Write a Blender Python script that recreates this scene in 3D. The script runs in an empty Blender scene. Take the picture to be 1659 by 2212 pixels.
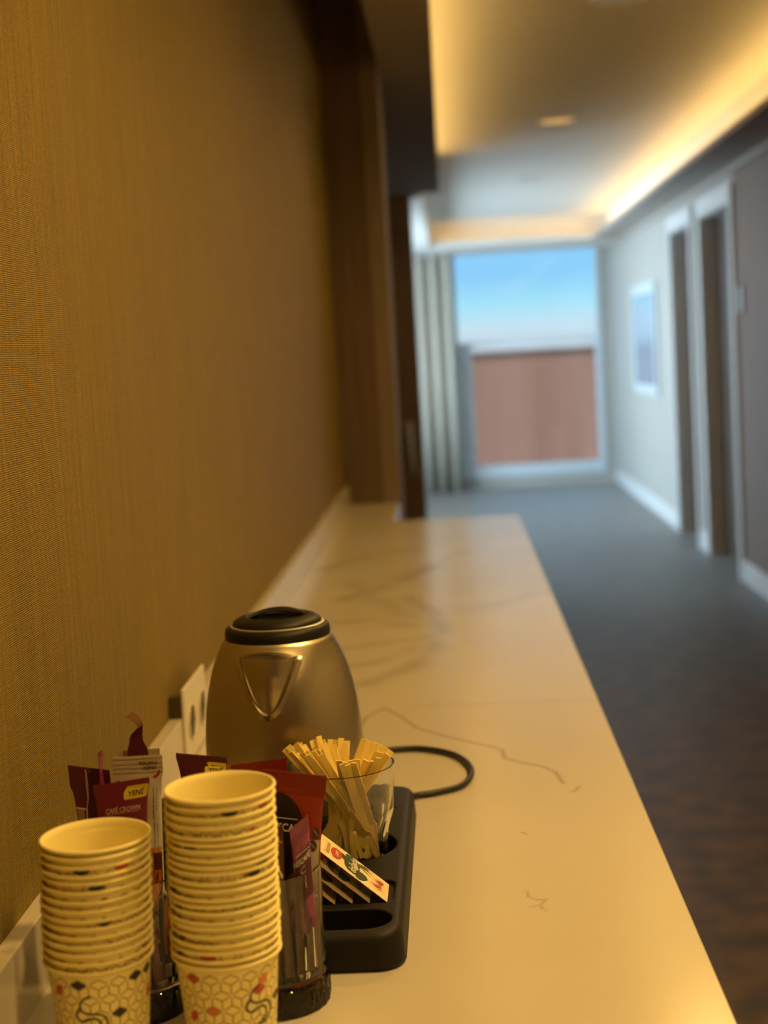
import bpy, bmesh, math, random
from mathutils import Vector, Matrix
PI = math.pi
random.seed(7)
scn = bpy.context.scene
COL = scn.collection

# ------------------------------------------------------------------ camera
F, CX, CY = 3300.0, 829.5, 1106.0          # focal length and centre in pixels of the 1659x2212 frame
CT = 0.90                                  # countertop height
CAMZ = CT + 0.48
VPX, VPY, ROLL = 967.0, 755.0, math.radians(3.0)
_f = Vector((VPX - CX, -(VPY - CY), -F)).normalized()
_u = Vector((-math.sin(ROLL), math.cos(ROLL), 0.0)); _u = (_u - _u.dot(_f) * _f).normalized()
_r = _f.cross(_u)
RM = Matrix((_r, _f, _u))                   # camera space -> world space
cam = bpy.data.cameras.new('camera'); camo = bpy.data.objects.new('camera', cam); COL.objects.link(camo)
camo.matrix_world = Matrix.Translation((0, 0, CAMZ)) @ RM.to_4x4()
cam.sensor_fit = 'HORIZONTAL'; cam.sensor_width = 36.0; cam.lens = 36.0 * F / 1659.0
cam.clip_start = 0.05; cam.clip_end = 200
cam.dof.use_dof = True; cam.dof.focus_distance = 1.27; cam.dof.aperture_fstop = 7.0
scn.camera = camo

def ray(px, py):
    return RM @ Vector((px - CX, -(py - CY), -F))
def at(px, py, Y):                          # point on the sight line at distance Y down the corridor
    r = ray(px, py); return Vector((0, 0, CAMZ)) + r * (Y / r.y)
def onz(px, py, z=0.0):                     # point on the horizontal plane z above the countertop
    r = ray(px, py); return Vector((0, 0, CAMZ)) + r * ((CT + z - CAMZ) / r.z)

cy = scn.cycles
cy.max_bounces = 7; cy.diffuse_bounces = 3; cy.glossy_bounces = 2; cy.transmission_bounces = 8; cy.transparent_max_bounces = 8
cy.caustics_reflective = False; cy.caustics_refractive = True; cy.use_adaptive_sampling = True; cy.adaptive_threshold = 0.06; cy.use_light_tree = False
# ------------------------------------------------------------------ world, exposure, daylight
vs = scn.view_settings
vs.view_transform = 'Standard'; vs.look = 'None'; vs.exposure = 0.0; vs.gamma = 1.0; vs.use_curve_mapping = False
w = bpy.data.worlds.new('sky'); scn.world = w; w.use_nodes = True
nt = w.node_tree; nt.nodes.clear()
tc = nt.nodes.new('ShaderNodeTexCoord'); sep = nt.nodes.new('ShaderNodeSeparateXYZ')
nt.links.new(tc.outputs['Generated'], sep.inputs[0])
rmp = nt.nodes.new('ShaderNodeValToRGB'); nt.links.new(sep.outputs['Z'], rmp.inputs[0])
cr = rmp.color_ramp
cr.elements[0].position = 0.0; cr.elements[0].color = (0.56, 0.70, 0.80, 1)
cr.elements[1].position = 1.0; cr.elements[1].color = (0.20, 0.50, 0.95, 1)
for p, c in ((0.012, (0.60, 0.80, 0.92, 1)), (0.026, (0.40, 0.82, 1.0, 1)), (0.045, (0.27, 0.65, 1.0, 1))):
    e = cr.elements.new(p); e.color = c
bgn = nt.nodes.new('ShaderNodeBackground'); bgn.inputs['Strength'].default_value = 1.0
wo = nt.nodes.new('ShaderNodeOutputWorld')
nt.links.new(rmp.outputs[0], bgn.inputs[0]); nt.links.new(bgn.outputs[0], wo.inputs[0])

def area_light(name, loc, rot, sx, sy, power, color):
    l = bpy.data.lights.new(name, 'AREA'); l.shape = 'RECTANGLE'; l.size = sx; l.size_y = sy
    l.energy = power; l.color = color
    o = bpy.data.objects.new(name, l); COL.objects.link(o); o.location = loc; o.rotation_euler = rot
    return o
# daylight entering by the side window round the far left corner
area_light('side_window_daylight', (-1.62, 12.0, 1.35), (0, -PI / 2, 0), 1.9, 3.4, 190, (0.64, 0.86, 1.0))
sunl = bpy.data.lights.new('sun', 'SUN'); sunl.energy = 2.9; sunl.angle = 0.02; sunl.color = (1.0, 0.93, 0.84)
suno = bpy.data.objects.new('sun', sunl); COL.objects.link(suno); suno.rotation_euler = Vector((-0.25, 0.62, -0.74)).to_track_quat('-Z', 'Y').to_euler()
WARM = (1.0, 0.60, 0.165)
LED_STRENGTH = 20.0
DOWNLIGHTS = [(0.61, -0.10, 50), (0.61, 1.225, 92), (0.61, 2.55, 46), (0.61, 3.875, 44), (0.63, 5.2, 8), (0.61, 7.9, 8), (0.61, 10.6, 5)]  # second and fourth are extra lamps added to even out the warm light

# ------------------------------------------------------------------ helpers
MATS = {}
def nmat(name):
    m = bpy.data.materials.new(name); m.use_nodes = True; MATS[name] = m
    return m, m.node_tree, m.node_tree.nodes['Principled BSDF']
def mat(name, col, rough=0.5, metal=0.0, spec=0.5, **kw):
    m, t, b = nmat(name)
    b.inputs['Base Color'].default_value = (*col, 1); b.inputs['Roughness'].default_value = rough
    b.inputs['Metallic'].default_value = metal; b.inputs['Specular IOR Level'].default_value = spec
    for k, v in kw.items():
        b.inputs[k.replace('_', ' ')].default_value = v
    return m
def noise_mat(name, c1, c2, scale, vec=(1, 1, 1), rough=0.6, bump=0.0, detail=3, spec=0.3, dist=0.002, lo=0.3, hi=0.7, metal=0.0):
    m, t, b = nmat(name); L = t.links; N = t.nodes
    tcn = N.new('ShaderNodeTexCoord'); mp = N.new('ShaderNodeMapping'); mp.inputs['Scale'].default_value = vec
    L.new(tcn.outputs['Object'], mp.inputs[0])
    no = N.new('ShaderNodeTexNoise'); no.inputs['Scale'].default_value = scale; no.inputs['Detail'].default_value = detail
    L.new(mp.outputs[0], no.inputs['Vector'])
    r = N.new('ShaderNodeValToRGB'); r.color_ramp.elements[0].position = lo; r.color_ramp.elements[1].position = hi
    r.color_ramp.elements[0].color = (*c1, 1); r.color_ramp.elements[1].color = (*c2, 1)
    L.new(no.outputs['Fac'], r.inputs[0]); L.new(r.outputs[0], b.inputs['Base Color'])
    b.inputs['Roughness'].default_value = rough; b.inputs['Specular IOR Level'].default_value = spec
    b.inputs['Metallic'].default_value = metal
    if bump:
        bp = N.new('ShaderNodeBump'); bp.inputs['Strength'].default_value = bump; bp.inputs['Distance'].default_value = dist
        L.new(no.outputs['Fac'], bp.inputs['Height']); L.new(bp.outputs[0], b.inputs['Normal'])
    return m
def M(x): return MATS[x]

def mesh(name, V, Fc, m, parent=None, smooth=False, mi=None, link=True):
    me = bpy.data.meshes.new(name); me.from_pydata([tuple(v) for v in V], [], Fc)
    for mm in (m if isinstance(m, (list, tuple)) else [m]): me.materials.append(M(mm) if isinstance(mm, str) else mm)
    if mi is not None: me.polygons.foreach_set('material_index', mi)
    if smooth is True: me.polygons.foreach_set('use_smooth', [True] * len(me.polygons))
    me.update()
    o = bpy.data.objects.new(name, me)
    if link: COL.objects.link(o)
    if parent is not None: o.parent = parent
    if smooth and smooth is not True:
        me.polygons.foreach_set('use_smooth', [True] * len(me.polygons)); sharp(me, smooth)
    return o
def sharp(me, ang):
    bm = bmesh.new(); bm.from_mesh(me)
    for e in bm.edges:
        if len(e.link_faces) == 2 and e.calc_face_angle(0) > ang: e.smooth = False
    bm.to_mesh(me); bm.free()
def tag(o, label, cat, group=None):
    o['label'] = label; o['category'] = cat
    if group: o['group'] = group
    return o
def thing(name, label, cat, loc=(0, 0, 0), rotz=0, group=None):
    o = bpy.data.objects.new(name, None); COL.objects.link(o); o.empty_display_size = 0.02
    o.location = loc; o.rotation_euler = (0, 0, rotz)
    return tag(o, label, cat, group)
def struct(o): o['kind'] = 'structure'; return o
class B:                                     # collects vertices and faces
    def __init__(s): s.v = []; s.f = []
    def add(s, V, Fc):
        k = len(s.v); s.v += [Vector(v) for v in V]; s.f += [tuple(i + k for i in f) for f in Fc]; return s
    def box(s, x0, x1, y0, y1, z0, z1):
        V = [(x, y, z) for z in (z0, z1) for y in (y0, y1) for x in (x0, x1)]
        return s.add(V, [(0, 2, 3, 1), (4, 5, 7, 6), (0, 1, 5, 4), (2, 6, 7, 3), (0, 4, 6, 2), (1, 3, 7, 5)])
    def prism(s, poly, axis, a0, a1):        # polygon extruded along an axis
        n = len(poly)
        def pt(p, a):
            return {'x': (a, p[0], p[1]), 'y': (p[0], a, p[1]), 'z': (p[0], p[1], a)}[axis]
        V = [pt(p, a0) for p in poly] + [pt(p, a1) for p in poly]
        return s.add(V, [tuple(range(n))[::-1], tuple(range(n, 2 * n))] + [(i, (i + 1) % n, (i + 1) % n + n, i + n) for i in range(n)])
    def tube(s, path, r, n=10, cap=True):
        P = [Vector(p) for p in path]; V = []; Fc = []
        t0 = (P[1] - P[0]).normalized(); ref = Vector((0, 0, 1)) if abs(t0.z) < 0.9 else Vector((1, 0, 0))
        nx = t0.cross(ref).normalized()
        for i, p in enumerate(P):
            t = (P[min(i + 1, len(P) - 1)] - P[max(i - 1, 0)]).normalized()
            nx = (nx - nx.dot(t) * t).normalized(); ny = t.cross(nx)
            rr = r[i] if isinstance(r, (list, tuple)) else r
            for k in range(n):
                a = 2 * PI * k / n; V.append(p + rr * (math.cos(a) * nx + math.sin(a) * ny))
        for i in range(len(P) - 1):
            for k in range(n):
                a, b = i * n + k, i * n + (k + 1) % n; Fc.append((a, b, b + n, a + n))
        if cap: Fc += [tuple(range(n))[::-1], tuple(range((len(P) - 1) * n, len(P) * n))]
        return s.add(V, Fc)
    def lathe(s, prof, n=48, fn=None, closed=False):  # prof [(r,z)], fn(r,z,theta,i)->r
        V = []; Fc = []
        for i, (r, z) in enumerate(prof):
            for k in range(n):
                a = 2 * PI * k / n; rr = fn(r, z, a, i) if fn else r
                V.append((rr * math.cos(a), rr * math.sin(a), z))
        m = len(prof)
        for i in range(m if closed else m - 1):
            j = (i + 1) % m
            for k in range(n):
                q = (k + 1) % n; Fc.append((i * n + k, i * n + q, j * n + q, j * n + k))
        if not closed:
            if prof[0][0] > 1e-6: Fc.append(tuple(range(n))[::-1])
            if prof[-1][0] > 1e-6: Fc.append(tuple(range((m - 1) * n, m * n)))
        return s.add(V, Fc)
    def move(s, d):
        d = Vector(d); s.v = [v + d for v in s.v]; return s
    def rot(s, mtx): s.v = [mtx @ v for v in s.v]; return s
    def obj(s, name, m, parent=None, smooth=False): return mesh(name, s.v, s.f, m, parent, smooth)
def bevel(o, wd, seg=2, ang=0.6):
    md = o.modifiers.new('bevel', 'BEVEL'); md.width = wd; md.segments = seg; md.limit_method = 'ANGLE'; md.angle_limit = ang
    return o
def evaluated(o):
    dg = bpy.context.evaluated_depsgraph_get(); dg.update()
    return bpy.data.meshes.new_from_object(o.evaluated_get(dg))
def smoothpath(pts, n=8):
    P = [Vector(p) for p in pts]; out = []
    for i in range(len(P) - 1):
        a, b, c, d = P[max(i - 1, 0)], P[i], P[i + 1], P[min(i + 2, len(P) - 1)]
        for k in range(n):
            t = k / n
            out.append(0.5 * ((2 * b) + (c - a) * t + (2 * a - 5 * b + 4 * c - d) * t * t + (3 * b - a - 3 * c + d) * t ** 3))
    out.append(P[-1]); return out
_TXT = {}
def text_geo(s, bold=0.0):                   # triangles of a string, unit size, centred
    key = (s, bold)
    if key in _TXT: return _TXT[key]
    cu = bpy.data.curves.new('t', 'FONT'); cu.body = s; cu.size = 1.0; cu.align_x = 'CENTER'; cu.align_y = 'CENTER'; cu.offset = bold
    cu.resolution_u = 3
    o = bpy.data.objects.new('t', cu); COL.objects.link(o)
    me = evaluated(o)
    V = [v.co.copy() for v in me.vertices]; Fc = [tuple(p.vertices) for p in me.polygons]
    bpy.data.objects.remove(o); bpy.data.curves.remove(cu); bpy.data.meshes.remove(me)
    _TXT[key] = (V, Fc); return V, Fc
def copy_tree(o, parent=None):
    c = o.copy(); COL.objects.link(c); c.parent = parent
    for ch in list(o.children): copy_tree(ch, c)
    return c

# ------------------------------------------------------------------ materials
def wallpaper(name, c1, c2, c3, fine=1.0, bump=0.6):
    m, t, b = nmat(name); L = t.links; N = t.nodes
    tcn = N.new('ShaderNodeTexCoord')
    def nz(vec, det, rg=0.55):
        mp = N.new('ShaderNodeMapping'); mp.inputs['Scale'].default_value = vec; L.new(tcn.outputs['Object'], mp.inputs[0])
        no = N.new('ShaderNodeTexNoise'); no.inputs['Scale'].default_value = 1.0; no.inputs['Detail'].default_value = det
        no.inputs['Roughness'].default_value = rg; no.inputs['Distortion'].default_value = 0.4
        L.new(mp.outputs[0], no.inputs['Vector']); return no.outputs['Fac']
    wv = N.new('ShaderNodeTexWave'); wv.wave_type = 'BANDS'; wv.bands_direction = 'Z'; wv.wave_profile = 'SIN'      # fine horizontal ribs
    wv.inputs['Scale'].default_value = 178 * fine; wv.inputs['Distortion'].default_value = 3.2; wv.inputs['Detail'].default_value = 1.5
    wv.inputs['Detail Scale'].default_value = 0.55; wv.inputs['Detail Roughness'].default_value = 0.6
    L.new(tcn.outputs['Object'], wv.inputs['Vector']); thr_a = wv.outputs['Fac']
    thr_b = nz((150 * fine, 150 * fine, 520 * fine), 2.0)        # short slubs breaking them up
    am = N.new('ShaderNodeMix'); am.data_type = 'FLOAT'; am.inputs[0].default_value = 0.64; L.new(thr_a, am.inputs[2]); L.new(thr_b, am.inputs[3]); thread = am.outputs[0]
    streak = nz((170, 170, 7), 2.0)                              # vertical streaks
    r1 = N.new('ShaderNodeValToRGB'); r1.color_ramp.elements[0].position = 0.22; r1.color_ramp.elements[1].position = 0.78
    r1.color_ramp.elements[0].color = (*c1, 1); r1.color_ramp.elements[1].color = (*c2, 1); L.new(thread, r1.inputs[0])
    r2 = N.new('ShaderNodeValToRGB'); r2.color_ramp.elements[0].position = 0.35; r2.color_ramp.elements[1].position = 0.7
    r2.color_ramp.elements[0].color = (*c3, 1); r2.color_ramp.elements[1].color = (1, 1, 1, 1); L.new(streak, r2.inputs[0])
    mx = N.new('ShaderNodeMix'); mx.data_type = 'RGBA'; mx.blend_type = 'MULTIPLY'; mx.inputs[0].default_value = 0.75
    L.new(r1.outputs[0], mx.inputs[6]); L.new(r2.outputs[0], mx.inputs[7]); L.new(mx.outputs[2], b.inputs['Base Color'])
    b.inputs['Roughness'].default_value = 0.62; b.inputs['Specular IOR Level'].default_value = 0.3
    bp = N.new('ShaderNodeBump'); bp.inputs['Strength'].default_value = bump; bp.inputs['Distance'].default_value = 0.0016
    L.new(thread, bp.inputs['Height']); L.new(bp.outputs[0], b.inputs['Normal'])
wallpaper('wallpaper_gold', (0.170, 0.112, 0.012), (0.330, 0.235, 0.042), (0.66, 0.64, 0.58))
wallpaper('wallpaper_taupe', (0.20, 0.15, 0.12), (0.30, 0.235, 0.19), (0.85, 0.85, 0.84), bump=0.3)
wallpaper('wallpaper_brown', (0.18, 0.105, 0.072), (0.28, 0.172, 0.12), (0.85, 0.85, 0.84), bump=0.3)
wallpaper('wallpaper_pale', (0.44, 0.42, 0.39), (0.56, 0.54, 0.50), (0.9, 0.9, 0.9), bump=0.2)
mat('ceiling_paint', (0.72, 0.70, 0.66), 0.85, spec=0.2)
mat('bulkhead_paint', (0.46, 0.41, 0.37), 0.8, spec=0.2)
mat('white_paint', (0.74, 0.74, 0.74), 0.45)
mat('frame_white', (0.62, 0.68, 0.72), 0.4)
noise_mat('dark_wood', (0.055, 0.032, 0.018), (0.10, 0.06, 0.035), 3.0, (14, 14, 1.2), 0.5)
noise_mat('panel_brown', (0.26, 0.175, 0.12), (0.36, 0.25, 0.175), 3.0, (14, 14, 1.2), 0.5)
noise_mat('pier_wood', (0.13, 0.085, 0.06), (0.18, 0.12, 0.085), 3.0, (14, 14, 1.2), 0.5)
noise_mat('carpet', (0.032, 0.020, 0.012), (0.12, 0.070, 0.032), 9.0, (1, 1, 1), 0.48, 0.25, 6, 0.5, 0.003, 0.38, 0.72)
_b = M('carpet').node_tree.nodes['Principled BSDF']; _b.inputs['Sheen Weight'].default_value = 0.45; _b.inputs['Sheen Roughness'].default_value = 0.22
mat('cabinet_white', (0.66, 0.64, 0.60), 0.4)
mat('black_plastic', (0.009, 0.008, 0.007), 0.48, spec=0.32)
noise_mat('tray_plastic', (0.0085, 0.0075, 0.0065), (0.011, 0.0098, 0.0085), 1800, rough=0.52, bump=0.25, dist=0.0003, spec=0.25)
mat('black_rubber', (0.012, 0.011, 0.010), 0.4)
mat('chrome', (0.75, 0.74, 0.72), 0.14, 1.0)
mat('satin_ring', (0.80, 0.77, 0.70), 0.42, 1.0)
mat('dark_hole', (0.012, 0.011, 0.010), 0.7)
mat('socket_plastic', (0.70, 0.66, 0.58), 0.35)
mat('socket_inner', (0.09, 0.07, 0.035), 0.5)
mat('socket_side', (0.05, 0.036, 0.012), 0.5)
mat('paper_cup', (0.95, 0.835, 0.37), 0.55, spec=0.3)
mat('print_line', (0.34, 0.25, 0.10), 0.6)
mat('print_navy', (0.025, 0.027, 0.04), 0.5)
mat('print_red', (0.55, 0.07, 0.03), 0.5)
mat('print_orange', (0.72, 0.22, 0.06), 0.5)
mat('maroon_foil', (0.085, 0.006, 0.018), 0.36)
mat('maroon_light', (0.165, 0.008, 0.045), 0.36)
mat('foil_back', (0.30, 0.16, 0.10), 0.35)
mat('cream_foil', (0.55, 0.50, 0.40), 0.4)
mat('cream_fold', (0.42, 0.33, 0.24), 0.4)
mat('red_foil', (0.21, 0.012, 0.003), 0.4)
mat('red_bright', (0.30, 0.025, 0.005), 0.4)
mat('dark_brown_print', (0.014, 0.007, 0.004), 0.35)
mat('brown_foil', (0.08, 0.030, 0.016), 0.35)
mat('bean_brown', (0.085, 0.026, 0.014), 0.4)
mat('purple_foil', (0.30, 0.075, 0.20), 0.36)
mat('purple_dark', (0.085, 0.022, 0.045), 0.36)
mat('gold_print', (0.46, 0.20, 0.05), 0.4)
mat('grey_print', (0.42, 0.38, 0.32), 0.5)
mat('white_print', (0.70, 0.66, 0.60), 0.5)
mat('pink_print', (0.66, 0.42, 0.38), 0.5)
mat('yellow_print', (0.66, 0.50, 0.05), 0.5)
mat('text_dark', (0.035, 0.03, 0.02), 0.5)
mat('tea_paper', (0.80, 0.66, 0.40), 0.6)
mat('tea_red', (0.50, 0.05, 0.02), 0.5)
mat('tea_green', (0.040, 0.070, 0.022), 0.5)
mat('tea_green_pale', (0.10, 0.12, 0.035), 0.5)
mat('tea_brown', (0.30, 0.20, 0.07), 0.5)
mat('orange_print', (0.48, 0.12, 0.02), 0.5)
noise_mat('stirrer_wood', (0.92, 0.70, 0.20), (0.98, 0.80, 0.28), 60, (1, 1, 0.12), 0.6, 0.15, dist=0.0004)
noise_mat('curtain_cloth', (0.50, 0.46, 0.38), (0.60, 0.55, 0.46), 40, (1, 1, 0.2), 0.85)
noise_mat('outside_siding', (0.30, 0.15, 0.10), (0.38, 0.20, 0.14), 1.5, (1, 1, 0.15), 0.8)
mat('outside_cap', (0.62, 0.62, 0.60), 0.7)
mat('picture_blue', (0.30, 0.40, 0.52), 0.15)
mat('led_lens', (0.8, 0.8, 0.8), 0.4)
def glass(name, col=(1, 1, 1), rough=0.0):
    m, t, b = nmat(name); b.inputs['Base Color'].default_value = (*col, 1); b.inputs['Roughness'].default_value = rough
    b.inputs['Transmission Weight'].default_value = 1.0; b.inputs['IOR'].default_value = 1.5
    return m
glass('tumbler_glass', (0.97, 0.975, 0.96)); 
m, t, b = nmat('window_glass')
mixn = t.nodes.new('ShaderNodeMixShader'); trn = t.nodes.new('ShaderNodeBsdfTransparent'); gln = t.nodes.new('ShaderNodeBsdfGlossy')
gln.inputs['Roughness'].default_value = 0.02; mixn.inputs[0].default_value = 0.02
t.links.new(trn.outputs[0], mixn.inputs[1]); t.links.new(gln.outputs[0], mixn.inputs[2])
t.links.new(mixn.outputs[0], t.nodes['Material Output'].inputs[0])
def emit(name, col, st):
    m, t, b = nmat(name); b.inputs['Base Color'].default_value = (0, 0, 0, 1)
    b.inputs['Emission Color'].default_value = (*col, 1); b.inputs['Emission Strength'].default_value = st
emit('led_glow', WARM, LED_STRENGTH)
emit('lamp_glow', (1.0, 0.58, 0.17), 0.75)
emit('led_glow_dim', WARM, LED_STRENGTH * 0.40)
# brushed steel
m, t, b = nmat('brushed_steel'); L = t.links; N = t.nodes
b.inputs['Base Color'].default_value = (0.52, 0.455, 0.34, 1); b.inputs['Metallic'].default_value = 1.0
b.inputs['Anisotropic'].default_value = 0.55
tg = N.new('ShaderNodeTangent'); tg.direction_type = 'RADIAL'; tg.axis = 'Z'; L.new(tg.outputs[0], b.inputs['Tangent'])
tcn = N.new('ShaderNodeTexCoord'); mp = N.new('ShaderNodeMapping'); mp.inputs['Scale'].default_value = (40, 40, 900)
L.new(tcn.outputs['Object'], mp.inputs[0]); no = N.new('ShaderNodeTexNoise'); no.inputs['Scale'].default_value = 1.0
L.new(mp.outputs[0], no.inputs['Vector'])
mr = N.new('ShaderNodeMapRange'); mr.inputs['To Min'].default_value = 0.24; mr.inputs['To Max'].default_value = 0.36
L.new(no.outputs['Fac'], mr.inputs[0]); L.new(mr.outputs[0], b.inputs['Roughness'])
# marble: white with veins held in a colour attribute
m, t, b = nmat('marble'); L = t.links; N = t.nodes
vc = N.new('ShaderNodeAttribute'); vc.attribute_name = 'vein'
mx = N.new('ShaderNodeMix'); mx.data_type = 'RGBA'; mx.inputs[6].default_value = (0.585, 0.545, 0.475, 1); mx.inputs[7].default_value = (0.19, 0.16, 0.11, 1)
L.new(vc.outputs['Fac'], mx.inputs[0])
tcn = N.new('ShaderNodeTexCoord'); no = N.new('ShaderNodeTexNoise'); no.inputs['Scale'].default_value = 3.0; no.inputs['Detail'].default_value = 4
L.new(tcn.outputs['Object'], no.inputs['Vector'])
rr = N.new('ShaderNodeValToRGB'); rr.color_ramp.elements[0].position = 0.3; rr.color_ramp.elements[0].color = (0.93, 0.92, 0.90, 1)
rr.color_ramp.elements[1].position = 0.65; rr.color_ramp.elements[1].color = (1, 1, 1, 1); L.new(no.outputs['Fac'], rr.inputs[0])
mu = N.new('ShaderNodeMix'); mu.data_type = 'RGBA'; mu.blend_type = 'MULTIPLY'; mu.inputs[0].default_value = 1.0
L.new(mx.outputs[2], mu.inputs[6]); L.new(rr.outputs[0], mu.inputs[7]); L.new(mu.outputs[2], b.inputs['Base Color'])
b.inputs['IOR'].default_value = 1.6; b.inputs['Roughness'].default_value = 0.19; b.inputs['Specular IOR Level'].default_value = 0.5
nb = N.new('ShaderNodeTexNoise'); nb.inputs['Scale'].default_value = 900; L.new(tcn.outputs['Object'], nb.inputs['Vector'])
bp = N.new('ShaderNodeBump'); bp.inputs['Strength'].default_value = 0.06; bp.inputs['Distance'].default_value = 0.0005
L.new(nb.outputs['Fac'], bp.inputs['Height']); L.new(bp.outputs[0], b.inputs['Normal'])

# ------------------------------------------------------------------ the corridor
XW, XR = -0.355, 1.60             # wall behind the counter, right corridor wall
ZB, ZC = 2.28, 2.50               # underside of the dropped border, raised ceiling
YE, YEND = 4.90, 15.0             # end of the counter niche, end wall
YP = 8.95                         # dark pier further down
struct(B().box(-2.6, XR + 0.3, -3.2, YEND + 0.2, -0.1, 0.0).obj('floor', 'carpet'))
struct(B().box(XW - 0.12, XW, -3.0, YE + 0.3, 0, ZC).obj('wall_left', 'wallpaper_gold'))
struct(B().box(-2.6, XR + 0.3, -3.2, -3.0, 0, ZC).obj('wall_back', 'wallpaper_pale'))
# pier closing the niche: face towards the camera, lighter corner strip
xp = at(862, 1000, YE).x
struct(B().box(XW, xp - 0.055, YE, YE + 0.3, 0, ZC).obj('wall_niche_end', 'pier_wood'))
trm = struct(bevel(B().box(xp - 0.06, xp, YE, YE + 0.3, 0, ZC).obj('trim_1', 'wallpaper_taupe'), 0.006))
struct(B().box(-1.6, -1.5, YE + 0.3, YP, 0, ZC).obj('wall_lobby', 'wallpaper_taupe'))
struct(B().box(-1.6, XW, YE + 0.22, YE + 0.3, 0, ZC).obj('wall_lobby_near', 'wallpaper_taupe'))
xq = at(905, 800, YP).x
hd = struct(B().box(-1.6, xq, YP, YP + 0.25, 0, ZB).obj('wall_far_left', 'panel_brown'))
p = at(886, 965, YP)
B().tube([(p.x, YP - 0.001, p.z + 0.12), (p.x, YP - 0.05, p.z + 0.12), (p.x, YP - 0.05, p.z - 0.12), (p.x, YP - 0.001, p.z - 0.12)], 0.014, 10).obj('handle_grip', 'cabinet_white', hd, True)
B().box(p.x - 0.025, p.x + 0.025, YP - 0.006, YP, p.z - 0.15, p.z + 0.15).obj('handle_plate', 'cabinet_white', hd)
# left wall beyond the pier with a side window that lights the corridor end
wl = B().box(-1.62, -1.5, YP + 0.25, 10.2, 0, ZC).box(-1.62, -1.5, 13.8, YEND, 0, ZC).box(-1.62, -1.5, 10.2, 13.8, 0, 0.35).box(-1.62, -1.5, 10.2, 13.8, 2.3, ZC)
struct(wl.obj('wall_side', 'wallpaper_pale'))
# right wall: with two door openings
D1, D2 = (10.0, 10.85), (8.6, 9.6)
ZD = 2.10
wr = B()
for y0, y1 in ((-3.0, D2[0]), (D2[1], D1[0]), (D1[1], YEND)): wr.box(XR, XR + 0.2, y0, y1, 0, ZC)
for d in (D1, D2): wr.box(XR, XR + 0.2, d[0], d[1], ZD, ZC)
struct(wr.obj('wall_right', 'wallpaper_pale'))
struct(B().box(XR - 0.006, XR, 5.2, D2[0] - 0.08, 0.12, ZB - 0.035).obj('wall_right_panel', 'wallpaper_brown'))
for i, d in enumerate((D1, D2)):
    dr = bpy.data.objects.new('door_%d' % (i + 1), None); COL.objects.link(dr); struct(dr); dr.location = (XR + 0.09, d[0], 0)
    lf = B().box(0, 0.045, 0.01, d[1] - d[0] - 0.01, 0.005, ZD - 0.01).obj('leaf', 'dark_wood', dr)
    for a in (0.18, 1.15):
        B().box(-0.006, 0.0, 0.14, d[1] - d[0] - 0.14, a, a + 0.75).obj('panel', 'dark_wood', lf)
    B().tube([(0, 0.07, 1.0), (-0.05, 0.07, 1.0), (-0.05, 0.19, 1.0)], 0.009, 8).obj('lever', 'chrome', lf, True)
    fr = B()
    fr.box(-0.105, 0.0, d[1] - d[0] - 0.008, d[1] - d[0] + 0.0, 0, ZD).box(-0.105, 0.0, 0, 0.008, 0, ZD).box(-0.105, 0, 0, d[1] - d[0], ZD - 0.008, ZD)
    for yy in (-0.08, d[1] - d[0]): fr.box(-0.115, -0.09, yy, yy + 0.08, 0, ZD + 0.10)
    fr.box(-0.115, -0.09, 0, d[1] - d[0], ZD, ZD + 0.10)
    fr.obj('casing', 'white_paint', dr)
bb = 0
for y0, y1 in ((-3.0, D2[0] - 0.08), (D2[1] + 0.08, D1[0] - 0.08), (D1[1] + 0.08, YEND)):
    bb += 1
    struct(bevel(B().box(XR - 0.018, XR, y0, y1, 0, 0.12).obj('baseboard_right' if bb == 1 else 'baseboard_right.%03d' % (bb - 1), 'white_paint'), 0.004))
# end wall with the window
WX0, WX1, WZ0, WZ1 = at(985, 800, YEND).x, at(1302, 800, YEND).x, 0.10, 2.40
we = B().box(-2.6, WX0, YEND, YEND + 0.2, 0, ZC).box(WX1, XR + 0.3, YEND, YEND + 0.2, 0, ZC).box(WX0, WX1, YEND, YEND + 0.2, 0, WZ0).box(WX0, WX1, YEND, YEND + 0.2, WZ1, ZC)
struct(we.obj('wall_end', 'wallpaper_pale'))
wn = bpy.data.objects.new('window_1', None); COL.objects.link(wn); struct(wn); wn.location = (WX0, YEND, 0)
ww = WX1 - WX0; zm = 1.43
f_ = B().box(0, 0.03, -0.02, 0.14, WZ0, WZ1).box(ww - 0.03, ww, -0.02, 0.14, WZ0, WZ1).box(0.03, ww - 0.03, -0.02, 0.14, WZ1 - 0.04, WZ1).box(0.03, ww - 0.03, -0.02, 0.14, WZ0, WZ0 + 0.05)
f_.obj('frame', 'frame_white', wn)
sx0, sx1, sz0, sz1 = 0.03, ww - 0.03, WZ0 + 0.05, zm
sash = B().box(sx0, sx0 + 0.13, 0.0, 0.08, sz0, sz1).box(sx1 - 0.03, sx1, 0.0, 0.08, sz0, sz1).box(sx0 + 0.13, sx1 - 0.03, 0.0, 0.08, sz0, sz0 + 0.07).box(sx0 + 0.13, sx1 - 0.03, 0.0, 0.08, sz1 - 0.035, sz1)
sash_o = sash.obj('lower_sash', 'frame_white', wn)
B().box(sx0 + 0.13, sx1 - 0.03, 0.035, 0.041, sz0 + 0.07, sz1 - 0.035).obj('pane', 'window_glass', sash_o)
B().box(sx0, sx1, 0.035, 0.041, sz1, WZ1 - 0.04).obj('pane', 'window_glass', wn)
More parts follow.
